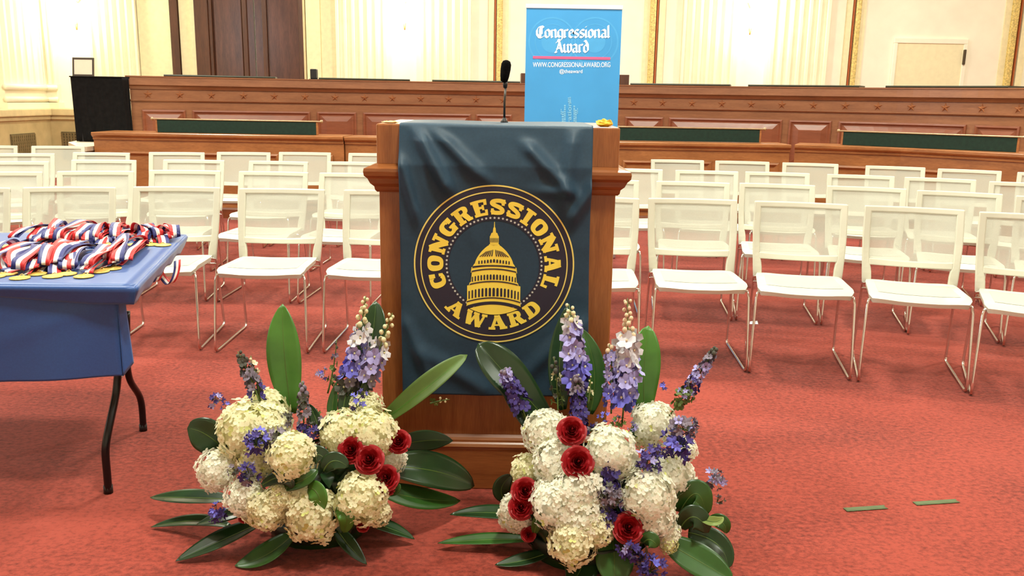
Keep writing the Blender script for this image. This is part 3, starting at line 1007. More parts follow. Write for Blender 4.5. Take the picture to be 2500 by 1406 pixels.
SPATH = smooth_path(SPATH)
G = {
    'O': (.86, arcring(.43, .5, .43, .5, .12, .27, 0, 360, 28)),
    'C': (.82, arcring(.43, .5, .43, .5, .12, .27, 38, 322, 24) + rect(.58, .80, .60, .98) + rect(.62, .80, .10, .36)),
    'G': (.88, arcring(.43, .5, .43, .5, .12, .27, 38, 335, 24) + rect(.60, .82, .62, .98) + rect(.48, .90, .36, .50) + rect(.58, .84, .02, .45)),
    'N': (.98, rect(.08, .30, 0, 1) + rect(.70, .90, 0, 1) + seg((.16, .98), (.80, .02), .34, 5) + rect(0, .38, 0, SL) + rect(0, .28, 1 - SL, 1) + rect(.60, .98, 1 - SL, 1)),
    'R': (.94, rect(.08, .38, 0, 1) + rect(0, .48, 0, SL) + rect(0, .5, 1 - SL, 1) + arcring(.46, .73, .38, .27, .12, .12, -90, 90, 12) + rect(.36, .47, .46, .60) + rect(.36, .47, .86, 1) + seg((.56, .5), (.74, .06), .30) + rect(.60, .94, 0, SL)),
    'E': (.84, rect(.08, .38, 0, 1) + rect(0, .80, 0, SL) + rect(0, .78, 1 - SL, 1) + rect(.36, .62, .43, .58) + rect(.66, .82, 0, .36) + rect(.64, .80, .64, 1) + rect(.52, .64, .34, .66)),
    'S': (.80, sum([seg(p, q, .25, 1) for p, q in zip(SPATH[:-2], SPATH[2:])], []) + rect(.60, .76, .60, .98) + rect(.03, .19, .02, .40)),
    'I': (.54, rect(.12, .42, 0, 1) + rect(0, .54, 0, SL) + rect(0, .54, 1 - SL, 1)),
    'A': (1.0, seg((.18, .05), (.44, .98), .18, 4) + seg((.50, .98), (.80, .05), .32, 4) + rect(.25, .75, .26, .38) + rect(0, .36, 0, SL) + rect(.60, 1.0, 0, SL) + rect(.30, .62, .86, 1)),
    'L': (.82, rect(.08, .38, 0, 1) + rect(0, .80, 0, SL) + rect(0, .50, 1 - SL, 1) + rect(.64, .80, 0, .42)),
    'W': (1.36, seg((.16, .96), (.40, .03), .30, 4) + seg((.40, .03), (.64, .96), .15, 4) + seg((.64, .96), (.92, .03), .30, 4) + seg((.92, .03), (1.18, .96), .15, 4) + rect(0, .36, 1 - SL, 1) + rect(.46, .84, 1 - SL, 1) + rect(1.0, 1.36, 1 - SL, 1)),
    'D': (.92, rect(.08, .38, 0, 1) + rect(0, .5, 0, SL) + rect(0, .5, 1 - SL, 1) + arcring(.44, .5, .46, .5, .16, .29, -90, 90, 16)),
}


def sub_quad(q):
    return [q]


def arc_text(word, rin, rout, a_mid, a_span, inward=False):
    b = MB(); gap = .14
    tot = sum(G[c][0] for c in word) + gap * (len(word) - 1)
    pos = 0
    for ch in word:
        w, polys = G[ch]; pk = 0
        for poly in polys:
            vs = []
            for (x, y) in poly:
                fpos = (pos + x) / tot - .5
                if not inward:
                    th = radians(a_mid) - fpos * radians(a_span); rr = rin + (rout - rin) * y
                else:
                    th = radians(a_mid) + fpos * radians(a_span); rr = rout - (rout - rin) * y
                vs.append(seal(rr * cos(th), rr * sin(th), 1 + .03 * pk))
            pk += 1
            b.add(vs, [tuple(range(len(vs)))])
        pos += w + gap
    return b


arc_text('CONGRESSIONAL', .172, .227, 90, 228).build('seal_lettering', M_gold, bannero)
arc_text('AWARD', .176, .227, 270, 97, True).build('seal_lettering', M_gold, bannero)

# dome emblem (units: crop pixels, centre 735,713 ; 3.43*197.5 px -> SR)
KX = SR / (3.43 * 197.5); KZ = SR / (3.43 * 188)


def E_(px, py, lay): return seal((px - 735) * KX, (713 - py) * KZ, lay)


def bandp(b, y0, hw0, y1, hw1, sag0, sag1, lay, n=14, dx=0):
    vs = []
    for (y, hw, sg) in ((y0, hw0, sag0), (y1, hw1, sag1)):
        for i in range(n + 1):
            u = -1 + 2 * i / n
            vs.append(E_(735 + dx + hw * u, y - sg * (1 - u * u), lay))
    b.add(vs, [(i, i + 1, n + 2 + i, n + 1 + i) for i in range(n)])


gold, dark = MB(), MB()
bandp(gold, 362, 2, 415, 5, 0, 0, 2); bandp(gold, 410, 9, 455, 15, 3, 0, 2); bandp(gold, 452, 24, 480, 36, 4, 2, 2)
bandp(gold, 478, 38, 545, 36, 2, 3, 2); bandp(gold, 543, 42, 560, 50, 4, 4, 2)
prof = [(556, 54), (575, 78), (600, 104), (625, 124), (650, 141), (675, 154), (705, 164)]
for (a, c) in zip(prof[:-1], prof[1:]): bandp(gold, a[0], a[1], c[0], c[1], 10, 10, 2)
bandp(gold, 703, 166, 725, 180, 10, 14, 2); bandp(gold, 733, 190, 778, 196, 20, 24, 2)
bandp(gold, 770, 186, 862, 196, 24, 26, 2); bandp(gold, 858, 204, 892, 214, 26, 30, 2)
bandp(gold, 885, 226, 1010, 226, 34, 36, 2); bandp(gold, 1008, 230, 1055, 230, 36, 38, 2)
# foot crescent
vs = []
for i in range(25):
    u = -1 + 2 * i / 24; vs.append((735 + 205 * u, 1075 - 36 * (1 - u * u), 1075 + 48 * (1 - u * u)))
gold.add([E_(x, y0, 2) for x, y0, y1 in vs] + [E_(x, y1, 2) for x, y0, y1 in vs], [(i, i + 1, 26 + i, 25 + i) for i in range(24)])
gold.build('dome_emblem', M_gold, bannero)


def win(cx, y0, y1, hw):
    vs = [E_(cx - hw, y1, 3), E_(cx + hw, y1, 3), E_(cx + hw, y0 + hw, 3), E_(cx + hw * .6, y0 + hw * .3, 3), E_(cx, y0, 3), E_(cx - hw * .6, y0 + hw * .3, 3), E_(cx - hw, y0 + hw, 3)]
    dark.add(vs, [tuple(range(7))])


for i in range(-3, 4): win(735 + i * 10, 492, 528, 2.5)
for i in range(-6, 7):
    if i == 0: continue
    x0 = 735 + i * 11; x1 = 735 + i * 20
    dark.add([E_(x0 - 3, 585 + abs(i) * 3, 3), E_(x0 + 3, 585 + abs(i) * 3, 3), E_(x1 + 5, 640 + abs(i), 3), E_(x1 - 5, 640 + abs(i), 3)], [(0, 1, 2, 3)])
for i in range(-5, 6): win(735 + 27 * i * (1 - abs(i) * .012), 662 + abs(i) * 3.2, 690 + abs(i) * 3, 8.5 - abs(i) * .7)
bandp(dark, 728, 178, 740, 186, 14, 16, 3); bandp(dark, 762, 186, 774, 192, 22, 24, 3)
for i in range(-7, 8): win(735 + 27.5 * i * (1 - abs(i) * .008), 788 + abs(i) * abs(i) * .45, 832 + abs(i) * abs(i) * .4, 8.5 - abs(i) * .5)
bandp(dark, 868, 200, 880, 208, 26, 28, 3)
for i in range(-7, 8): win(735 + 33 * i * (1 - abs(i) * .014), 898 + abs(i) * abs(i) * .6, 970 + abs(i) * abs(i) * .5, 10.5 - abs(i) * .7)
bandp(dark, 1014, 228, 1024, 230, 36, 36, 3); bandp(dark, 1050, 226, 1070, 210, 38, 34, 3)
dark.build('dome_windows', M_ink, bannero)

# ================================================================== ROLL-UP BANNER
BNY = 7.9
c0 = at_y(1280, 300, BNY); c1 = at_y(1508, 300, BNY)
bx0, bx1 = c0.x, c1.x; bz1 = at_y(1400, 18, BNY).z
rb = thing('rollup_banner', 'sky blue roll-up banner with white blackletter lettering behind the lectern', 'banner', ((bx0 + bx1) / 2, BNY, 0))
RBO = Vector(((bx0 + bx1) / 2, BNY, 0)); hw = (bx1 - bx0) / 2
MB().box(-hw, hw, 0, .004, .08, bz1 - .01).build('banner_sheet', M_ban, rb)
MB().box(-hw - .004, hw + .004, -.008, .014, bz1 - .012, bz1 + .022).build('top_rail', M_white, rb, bev=.004)
MB().box(-hw - .02, hw + .02, -.09, .10, 0, .085).build('base_cassette', M_alu, rb, bev=.012)
MB().tube([(0, .03, .08), (0, .03, bz1)], .011, 10).build('support_pole', M_alu, rb)


def R_(px, py): return at_y(px, py, BNY) - RBO


def nib(paths, w=.31, ang=38):
    n = (cos(radians(ang)) * w / 2, sin(radians(ang)) * w / 2); out = []
    for p in paths:
        for (a, c) in zip(p[:-1], p[1:]):
            out.append([(a[0] - n[0], a[1] - n[1]), (c[0] - n[0], c[1] - n[1]), (c[0] + n[0], c[1] + n[1]), (a[0] + n[0], a[1] + n[1])])
            # keep strokes parallel to the nib from vanishing
            dx, dy = c[0] - a[0], c[1] - a[1]; l = sqrt(dx * dx + dy * dy) or 1
            h = .035; ox, oy = -dy / l * h, dx / l * h
            out.append([(a[0] - ox, a[1] - oy), (c[0] - ox, c[1] - oy), (c[0] + ox, c[1] + oy), (a[0] + ox, a[1] + oy)])
    return out


BL = {
    'o': (.72, [[(0, .82), (0, .2), (.26, 0), (.5, .2), (.5, .8), (.24, 1), (0, .82)]]),
    'n': (.82, [[(-.06, .86), (.03, .94), (.03, .12), (.12, .02)], [(.06, .78), (.36, 1.0), (.52, .84), (.52, .14), (.66, .03)]]),
    'g': (.74, [[(.5, .9), (.22, 1), (0, .82), (0, .24), (.22, .06), (.5, .22)], [(.46, .98), (.52, .9), (.52, -.12), (.26, -.36), (-.04, -.22)]]),
    'r': (.60, [[(-.06, .86), (.03, .94), (.03, .12), (.14, .02)], [(.08, .78), (.3, 1.0), (.44, .86)]]),
    'e': (.62, [[(.46, .14), (.26, 0), (0, .2), (0, .8), (.24, 1), (.46, .82), (.40, .62), (.05, .48)]]),
    's': (.66, [[(.50, .86), (.24, 1), (.02, .80), (.06, .60), (.44, .40), (.5, .2), (.24, 0), (-.02, .16)]]),
    'i': (.36, [[(-.06, .86), (.03, .94), (.03, .12), (.14, .02)], [(.0, 1.26), (.08, 1.36)]]),
    'a': (.78, [[(.0, .86), (.24, 1), (.48, .84), (.48, .12), (.62, .02)], [(.46, .58), (.06, .44), (.0, .2), (.2, 0), (.46, .16)]]),
    'l': (.38, [[(-.04, 1.42), (.03, 1.48), (.03, .12), (.14, .02)]]),
    'w': (1.1, [[(-.05, .98), (.02, .90), (.02, .2), (.22, 0), (.46, .18)], [(.40, .98), (.48, .9), (.48, .2), (.68, 0), (.92, .22), (.92, .84), (.74, 1.02)]]),
    'd': (.74, [[(.02, 1.42), (.2, 1.42), (.5, .9), (.5, .2), (.26, 0), (0, .2), (0, .78), (.22, .96), (.5, .74)]]),
    'C': (1.06, [[(.86, 1.22), (.64, 1.4), (.26, 1.3), (.02, .95), (.02, .42), (.30, .04), (.62, 0), (.94, .24)], [(.46, 1.3), (.40, .9), (.40, .3), (.5, .12)], [(.62, 1.2), (.62, .4)]]),
    'A': (1.12, [[(.10, 1.16), (.34, 1.42), (.52, 1.30), (.84, .16), (1.0, .02)], [(.50, 1.2), (.22, .3), (-.02, .04), (.2, .0)], [(.20, .52), (.70, .52)]]),
}


def black_text(word, px0, px1, py_base, py_x, name):
    polys = []; pos = 0
    for ch in word:
        w, paths = BL[ch]
        for q in nib(paths): polys.append([(x + pos, y) for x, y in q])
        pos += w + .04
    pos -= .15
    b = MB()
    for iq, q in enumerate(polys):
        vs = []
        for x, y in q:
            u = (x + .08) / (pos + .1)
            px = px0 + (px1 - px0) * u; py = py_base + (py_x - py_base) * y
            p_ = R_(px, py); vs.append((p_.x, -.0022 - .00003 * (iq % 40), p_.z))
        b.add(vs, [(0, 1, 2, 3)])
    return b.build(name, M_white, rb)


black_text('Congressional', 1309, 1490, 92, 72, 'lettering')
black_text('Award', 1354, 1438, 128, 108, 'lettering')


def text_mesh(s, name, px0, px1, py0, py1, m, parent, lay=-.002, rot=False, bold=.02):
    """sans text fitted in a pixel box on the roll-up banner"""
    cu = bpy.data.curves.new('txt', 'FONT'); cu.body = s; cu.offset = bold
    o = bpy.data.objects.new('txt', cu); COL.objects.link(o)
    dg = bpy.context.evaluated_depsgraph_get()
    me = bpy.data.meshes.new_from_object(o.evaluated_get(dg))
    bpy.data.objects.remove(o)
    xs = [v.co.x for v in me.vertices]; ys = [v.co.y for v in me.vertices]
    x0, x1, y0, y1 = min(xs), max(xs), min(ys), max(ys)
    isl = list(range(len(me.vertices)))
    def root_(i):
        while isl[i] != i: isl[i] = isl[isl[i]]; i = isl[i]
        return i
    for e_ in me.edges: isl[root_(e_.vertices[0])] = root_(e_.vertices[1])
    rid = {}
    for v in me.vertices:
        k_ = rid.setdefault(root_(v.index), len(rid))
        u, w = (v.co.x - x0) / (x1 - x0), (v.co.y - y0) / (y1 - y0)
        if rot: px, py = px0 + (px1 - px0) * (1 - w), py1 + (py0 - py1) * u
        else: px, py = px0 + (px1 - px0) * u, py1 + (py0 - py1) * w
        p_ = R_(px, py); v.co = (p_.x, lay - .00004 * (k_ % 5), p_.z)
    me.materials.clear(); me.materials.append(m)
    q = bpy.data.objects.new(name, me); COL.objects.link(q); q.parent = parent
    return q


text_mesh('WWW.CONGRESSIONALAWARD.ORG', 'lettering', 1301, 1490, 152, 164, M_white, rb, bold=.006)
text_mesh('@theaward', 'lettering', 1366, 1422, 169, 181, M_white, rb, bold=.006)
p0, p1 = R_(1301, 143), R_(1490, 137)
MB().box(p0.x, p1.x, -.003, 0, p0.z, p0.z + .022).build('ruled_line', M_pink, rb)
# faint medallion pair and word cloud
b = MB()
for cx in (1348, 1452):
    for (r0, r1) in ((54, 58), (40, 42), (0.5, 26)):
        n = 48; ct = R_(cx, 102); sc = .00356
        vs = [(ct.x + r * sc * cos(2 * pi * i / n), -.0006, ct.z + r * sc * sin(2 * pi * i / n)) for r in (r0, r1) for i in range(n)]
        b.add(vs, [(i, (i + 1) % n, n + (i + 1) % n, n + i) for i in range(n)])
b.build('faint_medallion', M_bancirc, rb)
text_mesh('Exploration', 'word_cloud', 1385, 1398, 250, 350, M_bancirc2, rb, rot=True, bold=.02)
rnd = random.Random(3)
for (px, w_, y0, y1) in ((1388, 3, 238, 250), (1392, 4, 237, 249), (1379, 4, 256, 340), (1374, 5, 272, 340), (1370, 2, 266, 276), (1402, 4, 258, 340), (1406, 4, 268, 340), (1410, 2, 264, 276)):
    y = y0; b = MB()
    while y < y1:
        h = rnd.uniform(2.0, 4.5)
        a, c = R_(px - w_ / 2, y + h), R_(px + w_ / 2, y)
        b.box(a.x, c.x, -.002, -.0006, a.z, c.z); y += h + rnd.uniform(.9, 1.8)
    b.build('word_cloud', M_bancirc2, rb)

# ================================================================== TABLE, CLOTH, MEDALS
TZ = .76
tq = [Vector((-3.05, 2.80)), Vector((-1.262, 2.868)), Vector((-1.50, 3.985)), Vector((-3.20, 3.92))]   # cloth-top corners
lf, lr = at_z(265, 1203, 0), at_z(350, 1051, 0)
tb = thing('folding_table', 'folding table with black bent steel legs under the blue cloth', 'table', (-2.1, 3.3, 0))
TO = Vector((-2.1, 3.3, 0))
ins = [Vector((-3.02, 2.84)), Vector((-1.30, 2.90)), Vector((-1.53, 3.94)), Vector((-3.17, 3.88))]
MB().prism([tuple(p) for p in ins], lambda x, y: (x - TO.x, y - TO.y, TZ - .045), lambda x, y: (x - TO.x, y - TO.y, TZ - .006)).build('table_top', M_ttop, tb)
mid = (lf + lr) / 2


def tleg(pxs, shift=0.0):
    path = [at_y(*q) for q in pxs]; path[0].z = 0
    path = [p + Vector((shift, -.05 if shift else 0, 0)) for p in path]
    pts = []
    for i in range(len(path) - 1):
        for s_ in range(5): pts.append(path[i].lerp(path[i + 1], s_ / 5))
    pts.append(path[-1])
    for _ in range(6):
        pts = [pts[0]] + [(pts[i - 1] + pts[i] * 2 + pts[i + 1]) / 4 for i in range(1, len(pts) - 1)] + [pts[-1]]
    o = MB().tube([p - TO for p in pts], .0135, 10).build('leg', M_bsteel, tb)
    MB().lathe([(.016, 0), (.016, .03)], 10, Vector((path[0].x, path[0].y, 0)) - TO).build('foot_cap', M_blackp, o)


LEGF = [(265, 1203, lf.y), (261, 1150, lf.y - .01), (256, 1100, lf.y - .015), (262, 1060, lf.y), (281, 975, lf.y + .08), (286, 940, lf.y + .10), (290, 880, lf.y + .11), (294, 760, lf.y + .11)]
LEGR = [(350, 1051, lr.y), (347, 990, lr.y - .01), (340, 962, lr.y - .03), (318, 934, lr.y - .12), (311, 905, lr.y - .15), (309, 860, lr.y - .15), (309, 760, lr.y - .15)]
for sh in (0, -1.45): tleg(LEGF, sh); tleg(LEGR, sh)
MB().tube([at_y(288, 926, lf.y + .12) - TO, at_y(320, 882, lr.y - .14) - TO], .009, 8).build('leg_brace', M_alu, tb)
MB().tube([mid - TO + Vector((-.02, 0, .5)), mid - TO + Vector((-.55, 0, .69))], .008, 8).build('leg_brace', M_alu, tb)

# cloth: one sheet on the top, rolled edges, long front skirt, short right hem
cl = MB()


def quad(u, v):
    a = tq[0].lerp(tq[1], u); c = tq[3].lerp(tq[2], u); return a.lerp(c, v)


cl.grid(lambda u, v: (*quad(u, v), TZ + .0012 * noise.noise(Vector((u * 9, v * 6, 0)))), 40, 24)
# right hem: rounded roll then .055 drop
def hem(u, v):
    p = quad(1, u); out = Vector((.978, .21)).normalized()
    if u < .03: out = (out + Vector((0, -1)) * (1 - u / .03)).normalized() * 1.2
    if v < .4:
        a = v / .4 * pi / 2; q = p + out * (.012 * sin(a)); z = TZ - .012 * (1 - cos(a))
    else:
        s_ = (v - .4) / .6; q = p + out * (.012 - .02 * s_); z = TZ - .012 - (.052 + .006 * sin(u * 30)) * s_
    return (q.x, q.y, z)
cl.grid(hem, 40, 8)
def fhem(u, v):
    p = quad(u, 0); out = Vector((.03, -1)).normalized()
    if u > .985: out = (out + Vector((1, 0)) * (u - .985) / .015).normalized() * 1.2
    dr = .012 + .040 * min(1, max(0, (u - .62) / .3))
    if v < .4:
        a = v / .4 * pi / 2; q = p + out * (.012 * sin(a)); z = TZ - .012 * (1 - cos(a))
    else:
        s_ = (v - .4) / .6; q = p + out * (.012 - .018 * s_); z = TZ - .012 - dr * s_
    return (q.x, q.y, z)
cl.grid(fhem, 60, 8)
def skirt(u, v):
    p = quad(u, 0)
    zb = .378 + .055 * u
    back = .045 * max(0, (u - .5) / .5) ** 1.3
    z0 = TZ - .022 - .022 * min(1, max(0, (u - .62) / .3)); s_ = v
    z = z0 + (zb - z0) * s_
    pinch = max(0, (u - .6) / .4)
    fold = .008 * sin(u * 26 + 1.5 * s_) * s_ - .016 * exp(-((u * 1.8 - 1.8 + s_ * .9) / .10) ** 2) * s_ * pinch
    x = p.x - .075 * max(0, (u - .8) / .2)
    return (x, p.y - .008 + back + fold, z)
cl.grid(skirt, 60, 40)
# return of the skirt round the corner
c_ = quad(1, 0)
def ret(u, v):
    s_ = v
    z0 = TZ - .06; zb = .433 + .035 * u
    z = z0 + (zb - z0) * s_
    return (c_.x - .075 + .020 * u * (.3 + .7 * s_), c_.y + .037 + .045 * u, z)
cl.grid(ret, 8, 16)
clo = cl.build('tablecloth', M_cloth, solid=.0015)
tag(clo, 'royal blue polyester tablecloth spread over the folding table with medals on it', 'tablecloth')


def ribbon_strip(b, path, side_fn, w, n_col=6):
    """striped band along path"""
    vs = []
    k = len(path)
    for i, p in enumerate(path):
        sd = side_fn(i / (k - 1))
        for j in range(n_col + 1):
            vs.append(p + sd * (w * (j / n_col - .5)))
    fs = []; o = len(b.v); b.v.extend([tuple(v) for v in vs])
    for i in range(k - 1):
        for j in range(n_col):
            a = i * (n_col + 1) + j
            b.f.append((o + a, o + a + 1, o + a + n_col + 2, o + a + n_col + 1))
            b.mi.append((0, 0, 1, 1, 2, 2)[j]); b.sm.append(True)


def medal(loc, ang, ln, seed, label, flip=False, lift=1.0):
    """gold disc with its neck ribbon folded up behind it; ang = direction the ribbon runs (deg, 0 = +x)"""
    rnd = random.Random(seed)
    t = thing('award_medal', label, 'medal', loc, radians(ang), 'award medals on the blue table')
    MB().lathe([(.031, 0), (.033, .001), (.033, .004), (.030, .005), (.029, .0042), (.012, .0046), (.003, .0056)], 28, (-.01, 0, 0)).build('gold_disc', M_medal, t)
    MB().tube([(.022, -.008, .004), (.034, 0, .008), (.022, .008, .004)], .0018, 6).build('ring', M_medal, t)
    b = MB()
    w = .044; nl = 5; pts = []; n = 16; bend = rnd.uniform(-.05, .05)
    xe = [rnd.uniform(.0, .02), ln * rnd.uniform(.92, 1.02), rnd.uniform(.02, .05), ln * rnd.uniform(.8, .98), rnd.uniform(.02, .06), ln * rnd.uniform(.6, .95)]
    ye = [0.0] + [rnd.choice((-1, 1)) * rnd.uniform(.008, .042) for _ in range(nl)]
    hs = [rnd.uniform(.006, .016), rnd.uniform(.012, .022), rnd.uniform(.018, .03), rnd.uniform(.022, .036), rnd.uniform(.024, .040)]
    sd = []
    tl = [rnd.uniform(-.5, .5) for _ in range(nl)]
    for li in range(nl):
        for i in range(n):
            u = i / (n - 1)
            q = .5 - .5 * cos(pi * u)
            x = .025 + xe[li] + (xe[li + 1] - xe[li]) * q
            y = ye[li] + (ye[li + 1] - ye[li]) * q + bend * sin(pi * (x / ln))
            z = .004 + .0055 * li + .0055 * q + hs[li] * lift * sin(pi * u) ** .8 + .004 * sin(u * 11 + seed + li) * lift
            if li and i == 0: continue
            pts.append(Vector((x, y, z)))
            a = tl[li] * sin(pi * u) + .35 * sin(u * 6 + seed * 1.3 + li)
            sd.append(Vector((.35 * sin(seed + li), cos(a), sin(a) * .8)).normalized() * (-1 if flip else 1))
    k = len(pts)
    ribbon_strip(b, pts, lambda u: sd[min(k - 1, int(round(u * (k - 1))))], w)
    zmin = min(v[2] for v in b.v)
    if zmin < .002: b.v = [(x, y, max(z, .002 + .0005 * (i % 3))) for i, (x, y, z) in enumerate(b.v)]
    b.build('ribbon', [M_rred, M_rwhite, M_rblue], t, solid=.0008)
    return t


front = [(-8, 674), (20, 668), (50, 678), (92, 668), (130, 674), (165, 668), (206, 674), (245, 662), (275, 655)]
fl = ['cut by the left frame edge', 'first whole disc in the front line', 'second disc in the front line', 'third disc in the front line', 'fourth disc in the front line',
      'middle of the front line of discs', 'third from the right end of the front line', 'second from the right end of the front line', 'right end of the front line on the near side']
for i, (px, py) in enumerate(front):
    p = at_z(px, py, TZ + .003)
    medal((p.x, p.y, TZ + .002), 101 + (i * 37 % 19) - 9, .46 + .03 * (i % 3), i + 1, 'gold medal with tricolour ribbon, ' + fl[i], flip=i % 2 == 1, lift=1.15)
back = [(18, 601), (62, 606), (105, 600), (150, 604), (190, 604), (232, 602), (262, 598), (296, 598), (330, 597), (368, 597), (398, 598)]
bl_ = ['at the left frame edge in the far line', 'second in the far line from the left', 'third in the far line from the left', 'fourth in the far line from the left', 'fifth in the far line from the left',
       'middle of the far line of medals', 'fifth from the far right table corner', 'fourth from the far right table corner', 'third from the far right table corner', 'second from the far right table corner', 'nearest the far right table corner']
for i, (px, py) in enumerate(back):
    p = at_z(px, py, TZ + .003)
    medal((p.x, p.y, TZ + .002), (100 + (i * 53 % 17) - 8) if i < 9 else 112, (.29 + .03 * (i % 2)) if i < 9 else .22, i + 31, 'gold medal with tricolour ribbon, ' + bl_[i], flip=i % 2 == 0, lift=1.35)

# two ribbons looped over the far side of the table edge
for k, (px, top, bot, Y, wv, lab) in enumerate(((405, 600, 692, 3.72, .045, 'tricolour medal ribbon hanging in a loop below the right table edge'), (378, 640, 686, 3.55, .028, 'shorter medal ribbon hanging below the table edge beside the longer loop'))):
    a = at_y(px, top, Y); z = at_y(px, bot, Y)
    c = Vector((a.x - .02, Y, TZ - .07))
    t = thing('hanging_ribbon', lab, 'ribbon', c)
    n = 30; zz = z.z - c.z; pts = []
    for i in range(n + 1):
        u = i / n; ang = pi * u
        pts.append(Vector((-wv * cos(ang) * (1 if k == 0 else .8) + .02, .03 * sin(ang * 2), zz * (sin(ang) ** .55))))
    b = MB(); ribbon_strip(b, pts, lambda u: Vector((.55, .80, .1)).normalized(), .034)
    b.build('ribbon_loop', [M_rblue, M_rwhite, M_rred], t, solid=.0008)

# floor bits
for (x0, y0, x1, y1, lab) in ((2063, 1245, 2163, 1238, 'short strip of dull green tape on the carpet, the one nearer the flowers'), (2233, 1230, 2338, 1223, 'short strip of dull green tape on the carpet, the one farther right')):
    a, c = at_z(x0, y0, .001), at_z(x1, y1, .001); v = (c - a); L_ = v.length; v.normalize(); n = Vector((-v.y, v.x, 0))
    o_ = (a + c) / 2; b = MB()
    b.grid(lambda u, w: a + v * (L_ * u) + n * (.028 * (w - .5)) + Vector((.004 * sin(w * 9) * (u > .5), 0, .0015 + .001 * noise.noise(Vector((u * 9, w, 0))))) - o_, 12, 2)
    tag(b.build('floor_tape', M_gtape, loc=o_, solid=.0008), lab, 'tape', 'green tape marks')
a = at_z(1835, 789, 0)
b = MB().grid(lambda u, v: ((u - .5) * .07 + .01 * v, (v - .5) * .06, .002 + .008 * v * u), 4, 4)
tag(b.build('paper_scrap', M_white, loc=a, solid=.0006), 'scrap of white paper on the carpet under the front row chairs', 'paper')

# ================================================================== FLOWERS
def hydrangea_mesh(name, seed, mats, npet=210, squash=.82, gh=0):
    """domed head of four-petalled florets, unit radius"""
    rnd = random.Random(seed); b = MB(); off = Vector((seed * 3.1, 0, 0))
    b.ball((0, 0, 0), .74, 16, 10, 0, (1, 1, squash))
    ga = pi * (3 - sqrt(5))
    for i in range(npet):
        z = 1 - 2 * (i + .5) / npet
        r = sqrt(1 - z * z); a = ga * i
        d = Vector((r * cos(a), r * sin(a), z)); d = (d + Vector([rnd.uniform(-.10, .10) for _ in range(3)])).normalized()
        rad = .93 + .26 * noise.noise(d * 1.5 + off) + .10 * noise.noise(d * 3.7 + off) + rnd.uniform(-.04, .05)
        c = Vector((d.x * rad, d.y * rad, d.z * rad * squash))
        n = (d + Vector([rnd.uniform(-.35, .35) for _ in range(3)])).normalized()
        t = n.orthogonal().normalized(); w = n.cross(t); sp = rnd.uniform(0, pi); s = rnd.uniform(.14, .19)
        for k in range(4):
            an = sp + k * pi / 2
            e = t * cos(an) + w * sin(an); f = n.cross(e)
            cup = rnd.uniform(.1, .5)
            pts = [c, c + e * s * .45 + f * s * .42 + n * s * .12, c + e * s * .95 + f * s * .36 + n * s * cup * .5, c + e * s * 1.12 + n * s * cup * .6,
                   c + e * s * .95 - f * s * .36 + n * s * cup * .5, c + e * s * .45 - f * s * .42 + n * s * .12]
            mid_ = c + e * s * .6 + n * s * .02
            b.add(pts + [mid_], [(j, (j + 1) % 6, 6) for j in range(6)], (2 if gh and rnd.random() < gh else 0), True)
        b.ball(c + n * .02, .020, 5, 3, 2 if rnd.random() < .3 else 0)
    me = b.build(name, mats); m = me.data; bpy.data.objects.remove(me); return m


HM = [hydrangea_mesh('hydrangea', s, [M_hyd, M_hydg, M_hydg], gh=.04) for s in (1, 2)] + [hydrangea_mesh('hydrangea', s, [M_hydw, M_hydg, M_hydg], gh=.02) for s in (3, 4)]
HMG = hydrangea_mesh('hydrangea', 9, [M_hyd, M_hydg, M_hydg], 110, gh=.5)


def rose_mesh(seed):
    rnd = random.Random(seed); b = MB()
    layers = [(.10, 3, .80, 1.0), (.22, 3, .80, .9), (.36, 4, .74, .8), (.52, 4, .66, .7), (.70, 5, .50, .6), (.90, 5, .26, .55), (1.02, 5, .02, .5)]
    b.ball((0, 0, .45), .10, 8, 5, 1, (1, 1, 2.6))
    for li, (r, n, h, rr) in enumerate(layers):
        for k in range(n):
            a0 = 2 * pi * k / n + li * .83 + rnd.uniform(-.15, .15); sp = 2 * pi / n * .62

            def pet(u, v, a0=a0, sp=sp, r=r, h=h, li=li):
                t = 2 * u - 1; a = a0 + t * sp * (1 - .25 * v * v)
                edge = 1 - .28 * t * t * v
                out = .22 * (li / 6) ** 1.2 * max(0, v - .62) / .38
                rad = r * (.30 + .70 * sin(pi * .5 * min(1, v * 1.15))) * (1 - .12 * (1 - li / 6) * v) + out + .05 * (u - .5) * r
                z = -.45 + (h + .45) * v * edge - out * .7
                return (rad * cos(a), rad * sin(a), z)
            b.grid(pet, 8, 7, 1 if li < 2 else 0)
    me = b.build('rose', [M_rose, M_rosed]); me_ = me.data; bpy.data.objects.remove(me)
    return me_


RM = [rose_mesh(s) for s in (1, 2, 3)]
# sepals for roses
b = MB()
for k in range(5):
    a = 2 * pi * k / 5
    b.add([(0, 0, -.5), (.5 * cos(a - .3), .5 * sin(a - .3), -.42), (1.0 * cos(a), 1.0 * sin(a), -.25), (.5 * cos(a + .3), .5 * sin(a + .3), -.42)], [(0, 1, 2, 3)], 0, True)
b.tube([(0, 0, -.45), (0, 0, -.8), (.05, 0, -1.4)], .12, 6)
o = b.build('sepals', M_leafd); SEP = o.data; bpy.data.objects.remove(o)


